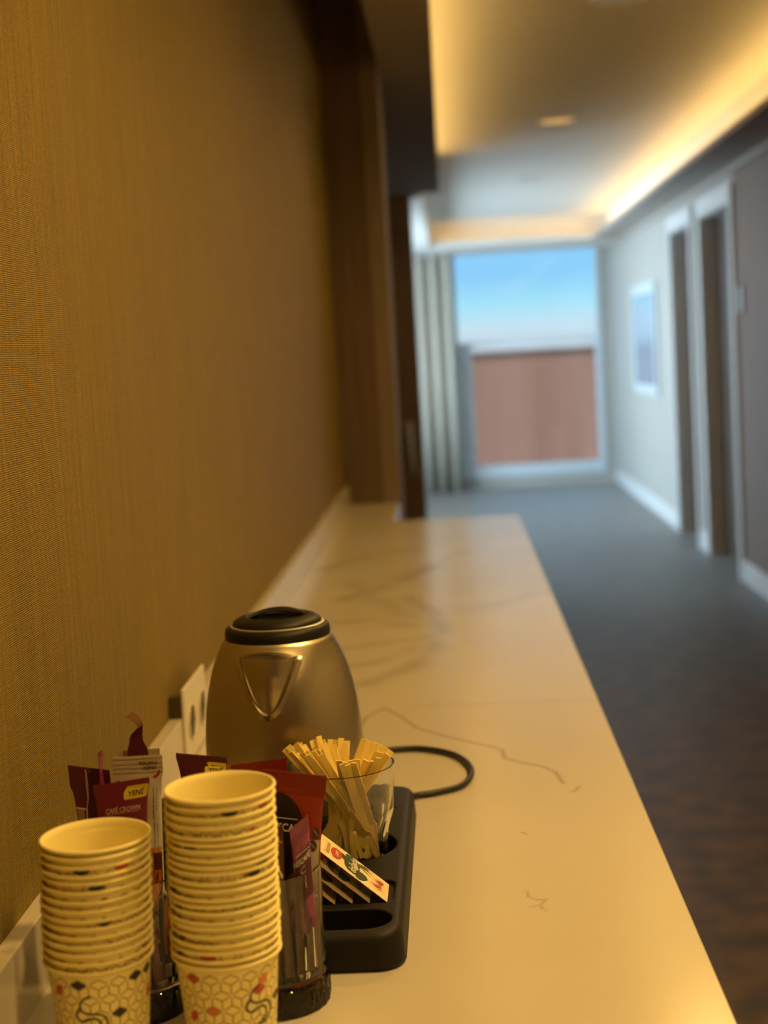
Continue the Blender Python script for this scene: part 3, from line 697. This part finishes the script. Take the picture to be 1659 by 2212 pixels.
def place_cup(proto, loc, rz, label, group, tilt=(0, 0)):
    if proto.name not in used: o = proto; used[proto.name] = 1
    else: o = copy_tree(proto)
    o.location = loc; o.rotation_euler = (tilt[0], tilt[1], rz); o['label'] = label; o['group'] = group
    return o
gapL = [14.6, 18.8, 18.8, 15.7, 19.8, 21.9, 18.8, 20.9, 17.8, 19.8, 18.8, 18.8, 20.9, 19.8][::-1]
gapT = [18.6, 18.6, 19.4, 22.8, 14.3, 14.3, 19.4, 14.3, 16.0, 20.3, 16.0, 20.3, 14.3, 16.0, 21.1, 10.1, 19.4, 20.3, 16.9, 18.6, 15.2][::-1]
rnd = random.Random(11)
def stack(proto, other, gaps, x0, x1, y, ztop, desc, group):
    n = len(gaps) + 1; tot = sum(gaps); z = 0.0; acc = 0.0
    for k in range(n):
        fr_ = acc / tot if k else 0.0
        x = x0 + (x1 - x0) * fr_ + (rnd.uniform(-0.0004, 0.0004) if k else 0)
        top = n - 1 - k
        lab = ('topmost open paper cup of the ' + desc) if top == 0 else (('bottom paper cup of the %s, showing its full printed pattern' % desc) if k == 0 else '%s paper cup from the top of the %s' % (ORD[top], desc))
        pr = proto if k == 0 or rnd.random() < 0.5 else other
        place_cup(pr, (x, y + (rnd.uniform(-0.0004, 0.0004) if k else 0), CT + 0.0003 + (ztop - CH) * fr_), 0 if k == 0 else rnd.uniform(0, 2 * PI), lab, group)
        if k < n - 1: acc += gaps[k]
stack(cupA, cupB, gapL, -0.2497, -0.2463, 0.960, 0.1789, 'shorter left stack', 'paper cups in the shorter left stack')
stack(cupB, cupA, gapT, -0.1648, -0.1623, 0.960, 0.2079, 'taller right stack', 'paper cups in the taller right stack')

# ------------------------------------------------------------------ fluted tumblers
def tumbler(cx, cy, label):
    g = thing('tumbler', label, 'glass', (cx, cy, CT), 0, 'fluted tumblers behind the cup stacks')
    N_ = 240
    out = [(0.0, 0.0), (0.0385, 0.0), (0.0400, 0.0015), (0.0400, 0.0060), (0.0400, 0.0110), (0.0400, 0.0160), (0.0400, 0.0200), (0.0392, 0.0215), (0.0378, 0.0225), (0.0376, 0.0245), (0.0388, 0.0275), (0.0390, 0.031), (0.0388, 0.05), (0.0386, 0.075), (0.0386, 0.100), (0.0386, 0.1045), (0.0382, 0.1054), (0.0374, 0.1054)]
    inn = [(0.0371, 0.1047), (0.0369, 0.098), (0.0364, 0.090), (0.0358, 0.080), (0.0352, 0.060), (0.0346, 0.040), (0.0338, 0.030), (0.0310, 0.0255), (0.022, 0.0238), (0.0, 0.0232)]
    no_ = len(out)
    def fn(r, z, a, i):
        if 2 <= i <= 6:                        # diamond-cut foot
            u = (a / (2 * PI) * 28) % 1.0; v = (z - 0.0015) / 0.0185
            return r + 0.0011 * (1 - 2 * abs(abs(u - 0.5) * 2 - v)) * (1 if i not in (2, 6) else 0.4)
        if i >= no_ + 2 and r > 0.03:          # flutes inside
            k = min(1.0, (0.098 - z) / 0.03)
            return r - 0.0021 * k * abs(math.sin(a * 12))
        return r
    B().lathe(out + inn, N_, fn).obj('glass_body', 'tumbler_glass', g, 0.35)
    return g
TA = (-0.1535, 1.1035); TB = (-0.2590, 1.1000)
tumbler(*TA, 'fluted glass tumbler of red and purple coffee sachets right of the taller cups')
tumbler(*TB, 'fluted glass tumbler of maroon and cream sachets behind the shorter cups')
# faceted glass for the stirrers
gl = thing('stirrer_glass', 'clear faceted glass full of wooden stirrers standing in the tray', 'glass', (GCX, GCY, CT + 0.0102))
def fac(r, z, a, i):
    if i <= 8 and i >= 1:
        nF = 9; da = 2 * PI / nF; q = (a + da / 2) % da - da / 2
        zz_ = 0.050 - 0.010 * (q / (da / 2)) ** 2; k = min(1.0, max(0.0, (zz_ - z) / 0.006 + 0.5))
        rp = r * math.cos(da / 2) * 1.015 / math.cos(q)
        return r * (1 - k) + min(rp, r * 1.02) * k
    return r
out = [(0.0, 0.0), (0.0385, 0.0), (0.0405, 0.002), (0.0415, 0.02), (0.0435, 0.036), (0.0442, 0.0400), (0.0452, 0.0440), (0.0460, 0.0480), (0.0468, 0.0520), (0.0472, 0.056), (0.0482, 0.075), (0.0496, 0.0960), (0.0500, 0.0975), (0.0492, 0.0980)]
inn = [(0.0480, 0.0974), (0.0476, 0.0955), (0.0462, 0.075), (0.0450, 0.060), (0.0425, 0.048), (0.0395, 0.035), (0.0375, 0.016), (0.034, 0.0115), (0.0, 0.011)]
B().lathe(out + inn, 160, fac).obj('glass_body', 'tumbler_glass', gl, 0.5)
# wooden stirrers
sticks = []
def S(lst, Y, bo): sticks.extend([(p, Y + random.uniform(-0.004, 0.004), bo) for p in lst])
S([(614, 1618), (622, 1611), (630, 1613), (638, 1606), (646, 1606), (655, 1610)], 1.378, (0.028, -0.012))
S([(627, 1625), (640, 1629), (652, 1627), (660, 1624)], 1.352, (0.029, 0.002))
S([(668, 1629), (676, 1623), (684, 1619)], 1.340, (0.024, 0.008))
S([(674, 1599), (682, 1597), (688, 1590), (696, 1598)], 1.378, (0.006, -0.016))
S([(714, 1597), (727, 1598), (737, 1594), (750, 1600)], 1.385, (-0.008, -0.016))
S([(786, 1597), (793, 1598), (800, 1602), (807, 1604), (814, 1605), (821, 1608), (828, 1610), (834, 1614), (840, 1618), (846, 1622)], 1.376, (-0.024, -0.012))
S([(818, 1624), (828, 1627), (838, 1630)], 1.348, (-0.020, 0.004))
S([(732, 1643), (744, 1646), (757, 1643), (771, 1640)], 1.330, (0.012, 0.020))
S([(664, 1632), (671, 1636), (693, 1630)], 1.332, (0.029, -0.004)); S([(700, 1606), (720, 1608), (745, 1606)], 1.372, (0.016, -0.020)); S([(738, 1650), (751, 1652), (764, 1648)], 1.326, (0.026, 0.006))
S([(791, 1642), (805, 1644), (818, 1637)], 1.336, (-0.012, 0.018))
for i, (p, Y, bo) in enumerate(sticks):
    T = at(p[0], p[1], Y); bt = Vector((GCX + bo[0] + random.uniform(-0.006, 0.006), GCY + bo[1] + random.uniform(-0.006, 0.006), CT + 0.0235))
    ax = (T - bt).normalized(); wv = Vector((1, random.uniform(-0.5, 0.5), 0)); wv = (wv - wv.dot(ax) * ax).normalized(); tv = ax.cross(wv)
    ln = (T - bt).length; rotm = Matrix((wv, tv, ax)).transposed()
    sb = B(); hw, ht = 0.0027, 0.00055
    V = []
    for zz, s in ((0, 0.8), (0.0015, 1), (ln - 0.0006, 1), (ln, 0.94)): V += [(-hw * s, -ht, zz), (hw * s, -ht, zz), (hw * s, ht, zz), (-hw * s, ht, zz)]
    Fc = [(3, 2, 1, 0), (12, 13, 14, 15)] + [(a + k, a + (k + 1) % 4, a + 4 + (k + 1) % 4, a + 4 + k) for a in (0, 4, 8) for k in range(4)]
    o = mesh('wooden_stirrer', V, Fc, 'stirrer_wood'); o.matrix_world = Matrix.Translation(bt) @ rotm.to_4x4()
    tag(o, 'flat pale wooden stirrer standing in the faceted glass', 'stirrer', 'wooden stirrers in the glass')

# ------------------------------------------------------------------ tea envelopes
LEAN = math.radians(40.7); ux = Vector((-math.cos(LEAN), 0, math.sin(LEAN)))   # up the envelope
TN = Vector((math.sin(LEAN), 0, math.cos(LEAN)))                               # printed face normal
EW, EH = 0.0415, 0.072
def env_pt(u, v, off): return ux * v + Vector((0, 1, 0)) * u + TN * off         # u along the counter, v up
ordt = ['nearest the front right, printed with a green leaf', 'second in the row', 'third in the row', 'fourth in the row', 'fifth in the row', 'sixth in the row']
def decal(name, par, fn, polys, m):            # flat print: list of point loops in surface units
    b_ = B()
    for pl in polys: b_.add([fn(*p) for p in pl], [tuple(range(len(pl)))])
    return b_.obj(name, m, par)
def text_decal(name, par, fn, s, cx, cy, width, ang, m, tall=1.0, bold=0.0):
    V, Fc = text_geo(s, bold); c_, s_ = math.cos(ang), math.sin(ang)
    x0, x1 = min(v.x for v in V), max(v.x for v in V); y0, y1 = min(v.y for v in V), max(v.y for v in V); size = width / (x1 - x0); xm, ym = (x0 + x1) / 2, (y0 + y1) / 2
    P_ = []
    for v in V:
        x, y = (v.x - xm) * size, (v.y - ym) * size * tall; P_.append(fn(cx + x * c_ - y * s_, cy + x * s_ + y * c_))
    return mesh(name, P_, Fc, m, par)
def blob(cx, cy, rx, ry, n=24, wob=0.0, seed=0, ang=0.0):
    r_ = random.Random(seed); out = []
    for k in range(n):
        a = 2 * PI * k / n; q = 1 + r_.uniform(-wob, wob); x, y = rx * q * math.cos(a), ry * q * math.sin(a)
        out.append((cx + x * math.cos(ang) - y * math.sin(ang), cy + x * math.sin(ang) + y * math.cos(ang)))
    return out
for i in range(6):
    x = -0.0737 - i * 0.0145
    ev = thing('tea_envelope', 'tea envelope leaning in the tray, ' + ordt[i], 'tea bag', (x, 1.2195, CT + 0.0295), 0, 'tea envelopes leaning in the tray')
    V = []; Fc = []; nu, nv = 8, 10; th = 0.0011
    for s in (1, -1):
        for a in range(nv + 1):
            for c in range(nu + 1):
                u, v = c / nu, a / nv; bul = math.sin(PI * u) ** 0.5 * math.sin(PI * v) ** 0.5
                V.append(env_pt(u * EW, v * EH, s * (0.0002 + th * bul)))
    H_ = (nu + 1) * (nv + 1)
    for s in (0, 1):
        for a in range(nv):
            for c in range(nu): q = s * H_ + a * (nu + 1) + c; f4 = (q, q + 1, q + nu + 2, q + nu + 1); Fc.append(f4 if s == 0 else f4[::-1])
    rim = [c for c in range(nu + 1)] + [a * (nu + 1) + nu for a in range(1, nv + 1)] + [nv * (nu + 1) + c for c in range(nu - 1, -1, -1)] + [a * (nu + 1) for a in range(nv - 1, 0, -1)]
    for k in range(len(rim)): a, c = rim[k], rim[(k + 1) % len(rim)]; Fc.append((a, a + H_, c + H_, c))
    ev = mesh('envelope', V, Fc, 'tea_paper', ev, 0.8)
    fn = lambda u, v: env_pt(u, v, 0.0004 + 0.0011 * max(0, math.sin(PI * min(max(u / EW, 0), 1))) ** 0.5 * max(0, math.sin(PI * min(max(v / EH, 0), 1))) ** 0.5)
    fn2 = lambda u, v: fn(u, v) + TN * 0.00018
    fn3 = lambda u, v: fn(u, v) + TN * 0.00034
    if True:
        leaf = []
        for k, (cx, cy, rx, ry, an) in enumerate(((0.021, 0.038, 0.0165, 0.0070, 0.1), (0.011, 0.040, 0.008, 0.006, 0.6), (0.033, 0.041, 0.0075, 0.0050, -0.5), (0.010, 0.029, 0.008, 0.0060, -0.5), (0.022, 0.046, 0.009, 0.0045, 0.9), (0.031, 0.0295, 0.009, 0.0032, -0.9))):
            leaf.append(blob(cx, cy, rx, ry, 20, 0.10, k, an))
        for k, lf in enumerate(leaf):
            b_ = B().add([fn(*p) + TN * 0.00003 * k for p in lf], [tuple(range(len(lf)))]); b_.obj('leaf_print', 'tea_green' if k < 5 else 'tea_green_pale', ev)
        decal('round_badge', ev, fn2, [blob(0.019, 0.0555, 0.0110, 0.0056, 26, 0.04, 3)], 'tea_red')
        fl = []
        rq = random.Random(5 + i)
        for k in range(30):
            a = rad(200 + rq.uniform(-105, 105)); cx, cy = 0.021 + rq.uniform(-0.010, 0.010), 0.009 + rq.uniform(-0.003, 0.003)
            l_ = rq.uniform(0.005, 0.012); dx, dy = math.cos(a) * l_, abs(math.sin(a)) * l_
            fl.append([(cx - 0.0006, cy), (cx + 0.0007, cy - 0.0005), (cx + dx, cy + dy)])
        decal('flower_print', ev, fn2, fl, 'tea_red')
        decal('stem_print', ev, fn2, [[(0.032, 0.028), (0.034, 0.0275), (0.027, 0.015)], [(0.026, 0.028), (0.0275, 0.0276), (0.021, 0.017)], [(0.037, 0.028), (0.0385, 0.0276), (0.033, 0.014)]], 'tea_green_pale')
        text_decal('brand_text', ev, fn3, 'doğadan', 0.021, 0.0375, 0.031, 0.0, 'white_print', 1.15, 0.02)
        text_decal('badge_text', ev, fn3, 'Lader', 0.019, 0.0555, 0.0125, 0.06, 'white_print', 1.0, 0.015)
        text_decal('arch_text', ev, fn2, 'Geleneksel', 0.019, 0.0645, 0.024, 0.0, 'tea_brown', 1.3)

# ------------------------------------------------------------------ sachets
class Sachet:
    def __init__(s, name, label, TL, TR, Bm, m, puff=0.006, seal=0.09, neck=0.86, teeth=16, group=None, wrinkle=0.0004, seed=0, low=1.0):
        s.W = TR - TL; s.U = (TL + TR) / 2 - Bm; s.w = s.W.length; s.h = s.U.length; s.B0 = Bm
        s.n = s.W.cross(s.U).normalized()
        if s.n.y > 0: s.n = -s.n
        s.puff, s.seal, s.neck, s.wr, s.low = puff, seal, neck, wrinkle, low
        s.rd = random.Random(seed); s.ph = [s.rd.uniform(0, 6) for _ in range(6)]
        s.o = thing(name, label, 'sachet', Bm, 0, group)
        V = []; Fc = []; nu, nv = 2 * teeth, 40
        for side in (1, -1):
            for j in range(nv + 1):
                v = j / nv
                for i in range(nu + 1):
                    u = i / nu; vv = v
                    if j == nv: vv = 1.0 + (0.0005 if i % 2 else -0.0005) / s.h
                    V.append(s.pt(u, vv, side, 0.0) - Bm)
        H_ = (nu + 1) * (nv + 1)
        for q in (0, 1):
            for j in range(nv):
                for i in range(nu): a = q * H_ + j * (nu + 1) + i; f4 = (a, a + 1, a + nu + 2, a + nu + 1); Fc.append(f4 if q else f4[::-1])
        rim = list(range(nu + 1)) + [j * (nu + 1) + nu for j in range(1, nv + 1)] + [nv * (nu + 1) + i for i in range(nu - 1, -1, -1)] + [j * (nu + 1) for j in range(nv - 1, 0, -1)]
        for k in range(len(rim)): a, c = rim[k], rim[(k + 1) % len(rim)]; Fc.append((a, c, c + H_, a + H_))
        s.body = mesh('packet', V, Fc, m, s.o, 0.9)
    def shape(s, u, v):
        e = s.seal
        if v > 1 - e or v < e: k = 0.0
        else: k = max(0.0, math.sin(PI * (v - e) / (1 - 2 * e))) ** 0.35
        wid = 1.0 - (1 - s.neck) * min(1.0, k * 1.2)
        if v < 0.5: wid *= s.low + (1 - s.low) * v / 0.5
        t_ = s.puff / 2 * k * max(0.0, math.sin(PI * min(max(u, 0), 1))) ** 0.6
        wv = s.wr * math.sin(9 * u + s.ph[0] + 5 * v) * math.sin(23 * v + s.ph[1]) * (0.4 + k) if 0 < u < 1 else 0.0
        if v > 1 - e: wv += 0.0002 * math.sin(v * s.h / 0.0011 * PI)
        bend = 0.0016 * math.sin(3 * v + s.ph[2])
        return wid, t_, wv + bend
    def pt(s, u, v, side, off):
        wid, t_, wv = s.shape(u, v)
        return s.B0 + s.W * ((u - 0.5) * wid) + s.U * v + s.n * (side * (0.00025 + t_) + wv + off)
    def fn(s, off=0.0004):                       # surface metres from bottom-left of the top edge frame
        return lambda x, y: s.pt(x / s.w, y / s.h, 1, off) - s.B0
    def poly(s, name, pts, m, off=0.0004, dens=10): # uv polygon, fan from its centre, subdivided to follow the surface
        b_ = B(); cx = sum(p[0] for p in pts) / len(pts); cy = sum(p[1] for p in pts) / len(pts); f = lambda u, v: s.pt(u, v, 1, off) - s.B0
        P_ = []
        for i in range(len(pts)):
            a, c = pts[i], pts[(i + 1) % len(pts)]; n_ = max(1, int(max(abs(a[0] - c[0]), abs(a[1] - c[1])) * dens))
            P_ += [(a[0] + (c[0] - a[0]) * k / n_, a[1] + (c[1] - a[1]) * k / n_) for k in range(n_)]
        n_ = len(P_); V = []; Fc = []; R_ = 6
        for r in range(1, R_ + 1): V += [f(cx + (p[0] - cx) * r / R_, cy + (p[1] - cy) * r / R_) for p in P_]
        V.append(f(cx, cy)); ci = len(V) - 1
        for k in range(n_): Fc.append((ci, k, (k + 1) % n_))
        for r in range(R_ - 1):
            for k in range(n_): a, c = r * n_ + k, r * n_ + (k + 1) % n_; Fc.append((a, a + n_, c + n_, c))
        return b_.add(V, Fc).obj(name, m, s.body, True)
    def rect(s, name, u0, v0, u1, v1, m, off=0.0004): return s.poly(name, [(u0, v0), (u1, v0), (u1, v1), (u0, v1)], m, off)
    def ell(s, name, cu, cv, ru, rv, m, off=0.0004, a0=0.0, a1=2 * PI, n=36): return s.poly(name, [(cu + ru * math.cos(a0 + (a1 - a0) * k / n), cv + rv * math.sin(a0 + (a1 - a0) * k / n)) for k in range(n)], m, off)
    def text(s, name, st, cu, cv, width, m, ang=0.0, off=0.0007, tall=1.0, bold=0.01):
        return text_decal(name, s.body, s.fn(off), st, cu * s.w, cv * s.h, width * s.w, ang, m, tall, bold)
GB = 'instant drink sachets in the tumblers'
# maroon sachet showing its plain back, far left
s1 = Sachet('coffee_sachet', 'plain maroon sachet with a pale seam line, leftmost in the tumblers', at(147, 1652, 1.122), at(237, 1663, 1.126), at(238, 2118, 1.108), 'maroon_foil', 0.006, 0.10, 0.78, 16, GB, seed=1)
s1.poly('seam', [(0.40, 0.99), (0.425, 0.99), (0.45, 0.93), (0.43, 0.86), (0.34, 0.80), (0.30, 0.70), (0.28, 0.70), (0.31, 0.80), (0.405, 0.865), (0.425, 0.93)], 'pink_print', dens=20)
s1.rect('clear_panel', 0.03, 0.55, 0.25, 0.80, 'foil_back', 0.0004); s1.rect('panel_edge', 0.03, 0.80, 0.30, 0.808, 'pink_print', 0.0005)
# thin sachet seen on edge
s2 = Sachet('coffee_sachet', 'shiny maroon sachet seen edge-on as a thin sliver', at(219, 1623, 1.130), at(211, 1628, 1.096), at(262, 2118, 1.112), 'maroon_light', 0.004, 0.10, 0.9, 14, GB, seed=2)  # lighter maroon paints the shine of the foil edge
# cream sachet behind, then the cream sachet with the tear notice
s4 = Sachet('coffee_sachet', 'tan sachet mostly hidden behind the cream one', at(253, 1622, 1.125), at(345, 1617, 1.128), at(300, 2112, 1.117), 'cream_fold', 0.004, 0.10, 0.9, 14, GB, seed=4)
s3 = Sachet('coffee_sachet', 'tall cream sachet with brown tear notice and arrow', at(242, 1637, 1.108), at(350, 1631, 1.108), at(316, 2122, 1.103), 'cream_foil', 0.006, 0.085, 0.88, 18, GB, seed=3)
for v in (0.925, 0.945, 0.965, 0.985): s3.rect('seal_stripe', 0.0, v, 0.37, v + 0.006, 'cream_fold', 0.0005); s3.rect('seal_stripe', 0.37, v, 1.0, v + 0.003, 'foil_back', 0.0005)
s3.text('tear_text', 'KOLAYCA', 0.72, 0.968, 0.37, 'bean_brown', -0.02, 0.0008, 1.1, 0.03); s3.text('tear_text', 'AÇINIZ', 0.74, 0.946, 0.27, 'bean_brown', -0.02, 0.0008, 1.1, 0.03)
s3.poly('arrow', [(0.80, 0.905), (0.88, 0.920), (0.93, 0.938), (0.955, 0.932), (0.93, 0.915), (0.90, 0.905), (0.90, 0.900)], 'red_bright', 0.0006)
s3.poly('flap_fold', [(0.06, 0.90), (0.36, 0.86), (0.34, 0.80), (0.12, 0.78)], 'bean_brown', 0.0005)
for k, (u, v0, v1) in enumerate(((0.83, 0.72, 0.86), (0.90, 0.76, 0.86), (0.84, 0.60, 0.71), (0.91, 0.58, 0.70))):
    s3.text('small_print', 'NET 12g e TETT SON KULLANMA' if k % 2 else 'ICINDEKILER SEKER KAHVE', u, (v0 + v1) / 2, (v1 - v0) * s3.h / s3.w, 'text_dark', PI / 2, 0.0006)
s3.rect('lower_band', 0.02, 0.08, 0.98, 0.575, 'maroon_foil', 0.0004); s3.rect('gold_stripe', 0.66, 0.12, 0.80, 0.570, 'gold_print', 0.00065); s3.rect('orange_stripe', 0.82, 0.12, 0.96, 0.50, 'orange_print', 0.00065)
s3.rect('white_stripe', 0.60, 0.12, 0.64, 0.56, 'cream_foil', 0.00065); s3.rect('top_gold', 0.6, 0.575, 0.98, 0.60, 'gold_print', 0.0006)
s3.text('side_logo', 'C', 0.52, 0.22, 0.42, 'grey_print', 0.2)
# torn curling strip
Lp = [(286, 1720), (276, 1632), (279, 1606), (282, 1589), (297, 1571), (289, 1561), (280, 1554), (269, 1551)]
Rp = [(318, 1720), (321, 1631), (309, 1599), (308, 1577), (309, 1564), (304, 1552), (297, 1543), (287, 1537)]
ypr = [1.112, 1.113, 1.113, 1.111, 1.107, 1.110, 1.114, 1.118]
Lc = smoothpath([at(*p, y + 0.001) for p, y in zip(Lp, ypr)], 4); Rc = smoothpath([at(*p, y) for p, y in zip(Rp, ypr)], 4)
bot = at(304, 2110, 1.112); V = [bot + Vector((-0.012, 0, 0)), bot + Vector((0.012, 0, 0))]
for a, c in zip(Lc, Rc): V += [a, c]
nn = len(V); V += [v + Vector((0, 0.0005, 0)) for v in V]; Fc = []; mi = []
for i in range(nn // 2 - 1):
    a = 2 * i; Fc.append((a, a + 1, a + 3, a + 2)); Fc.append((a + nn, a + 2 + nn, a + 3 + nn, a + 1 + nn)); Fc += [(a, a + 2, a + 2 + nn, a + nn), (a + 1, a + 1 + nn, a + 3 + nn, a + 3)]
    back = 1 if i >= nn // 2 - 14 else 0; mi += [back, 1 - back if False else back, back, back]
Fc += [(0, nn, nn + 1, 1), (nn - 2, nn - 1, 2 * nn - 1, 2 * nn - 2)]; mi += [0, 1]
tag(mesh('sachet_strip', V, Fc, ['maroon_foil', 'foil_back'], None, False, mi), 'torn maroon strip of foil curling up above the cream sachet', 'sachet', GB)
# front cafe sachet
def crown(label, TL, TR, Bm, seed, body='maroon_foil'):
    s = Sachet('coffee_sachet', label, TL, TR, Bm, body, 0.008, 0.045, 0.86, 22, GB, seed=seed)
    s.poly('badge', [(0.57, 0.912), (0.97, 0.912), (0.985, 0.920), (0.985, 0.966), (0.97, 0.973), (0.62, 0.973), (0.575, 0.958), (0.555, 0.945), (0.555, 0.918)], 'yellow_print', 0.0006)
    s.text('badge_text', 'YENİ', 0.775, 0.943, 0.29, 'text_dark', 0.0, 0.0010, 1.0, 0.02)
    return s
s6 = crown('maroon coffee sachet in front with yellow badge and brand name in full view', at(200, 1698, 1.079), at(322, 1679, 1.079), at(282, 2124, 1.083), 6, 'maroon_light')
s6.text('brand_text', 'CAFÉ CROWN', 0.53, 0.872, 0.68, 'pink_print', 0.0, 0.0010, 1.2, 0.012)
s6.rect('dotted_line', 0.20, 0.851, 0.84, 0.853, 'pink_print', 0.0007)
s7 = crown('maroon coffee sachet with yellow badge half hidden behind the taller cups', at(380, 1626, 1.122), at(490, 1635, 1.122), at(486, 2118, 1.112), 7)
s7.text('brand_text', 'CAFÉ CROWN', 0.53, 0.872, 0.68, 'pink_print', 0.0, 0.0010, 1.2, 0.012)
# red coffee sachets
s8 = Sachet('coffee_sachet', 'plain red top of the coffee sachet behind the other red one', at(498, 1653, 1.130), at(619, 1637, 1.132), at(566, 2116, 1.125), 'red_foil', 0.006, 0.075, 0.92, 20, GB, seed=8)
s9 = Sachet('coffee_sachet', 'large red coffee sachet with dark oval and coffee beans in the right tumbler', at(566, 1662, 1.108), at(705, 1677, 1.104), at(620, 2122, 1.106), 'red_bright', 0.007, 0.075, 0.90, 24, GB, seed=9, low=0.86)
s9.rect('red_top', 0.0, 0.90, 1.0, 0.992, 'red_foil', 0.0003)
s9.rect('brown_base', 0.02, 0.08, 0.985, 0.56, 'brown_foil', 0.0004); s9.rect('cream_band', 0.02, 0.555, 0.985, 0.70, 'cream_foil', 0.0005)
s9.poly('red_curve', [(0.50, 0.80), (0.985, 0.80), (0.985, 0.735), (0.90, 0.72), (0.80, 0.70), (0.70, 0.675), (0.50, 0.66)], 'red_bright', 0.0006)
s9.ell('dark_oval', 0.26, 0.70, 0.48, 0.205, 'dark_brown_print', 0.0008)
s9.rect('overline', 0.10, 0.787, 0.60, 0.7915, 'white_print', 0.0012)
s9.text('brand_text', 'NESCAFÉ', 0.39, 0.752, 0.62, 'white_print', 0.0, 0.0012, 1.1, 0.02)
s9.poly('label_white', [(0.05, 0.50), (0.30, 0.54), (0.34, 0.49), (0.10, 0.44)], 'white_print', 0.0012)
for k, (u, v, ru, rv) in enumerate(((0.92, 0.733, 0.060, 0.026), (0.87, 0.672, 0.075, 0.028), (0.80, 0.61, 0.06, 0.026), (0.74, 0.46, 0.06, 0.03), (0.92, 0.43, 0.06, 0.03), (0.55, 0.40, 0.08, 0.035), (0.80, 0.36, 0.07, 0.032))):
    s9.ell('bean_print', u, v, ru, rv, 'bean_brown', 0.0010); s9.poly('bean_crease', [(u - ru * 0.6, v + rv * 0.5), (u + ru * 0.6, v - rv * 0.45), (u + ru * 0.65, v - rv * 0.35), (u - ru * 0.55, v + rv * 0.62)], 'cream_foil', 0.0014)
# purple sachet
s10 = Sachet('coffee_sachet', 'small purple sachet tilted in front of the large red one', at(626, 1793, 1.078), at(665, 1759, 1.078), at(666, 2012, 1.082), 'purple_foil', 0.007, 0.10, 0.97, 12, GB, seed=10)
s10.poly('dark_panel', [(0.10, 0.30), (0.97, 0.30), (0.97, 0.76), (0.10, 0.68)], 'purple_dark', 0.0005)
s10.text('gold_script', 'Classic', 0.55, 0.80, 0.62, 'gold_print', 0.10, 0.0009, 1.0, 0.0)
s10.rect('overline', 0.16, 0.725, 0.95, 0.733, 'white_print', 0.0009); s10.text('brand_text', 'NESCAFÉ', 0.50, 0.67, 0.92, 'white_print', 0.0, 0.0010, 1.5, 0.02)
s10.text('swirl_letter', 'C', 0.52, 0.575, 0.26, 'pink_print', 0.0, 0.0010, 1.0, -0.01); s10.poly('swirl_tail', [(0.60, 0.52), (0.66, 0.50), (0.62, 0.45), (0.66, 0.40), (0.62, 0.40), (0.58, 0.45), (0.62, 0.495)], 'pink_print', 0.0010)
# brown sachet
s11 = Sachet('coffee_sachet', 'dark brown sachet just right of the taller cup stack', at(560, 1770, 1.080), at(612, 1786, 1.078), at(598, 2118, 1.082), 'brown_foil', 0.006, 0.08, 0.95, 12, GB, seed=12)
s11.poly('white_tip', [(0.72, 0.76), (0.97, 0.70), (0.93, 0.66)], 'white_print', 0.0008); s11.rect('gold_highlight', 0.5, 0.90, 0.98, 0.91, 'gold_print', 0.0006)  # the gold line is a painted highlight
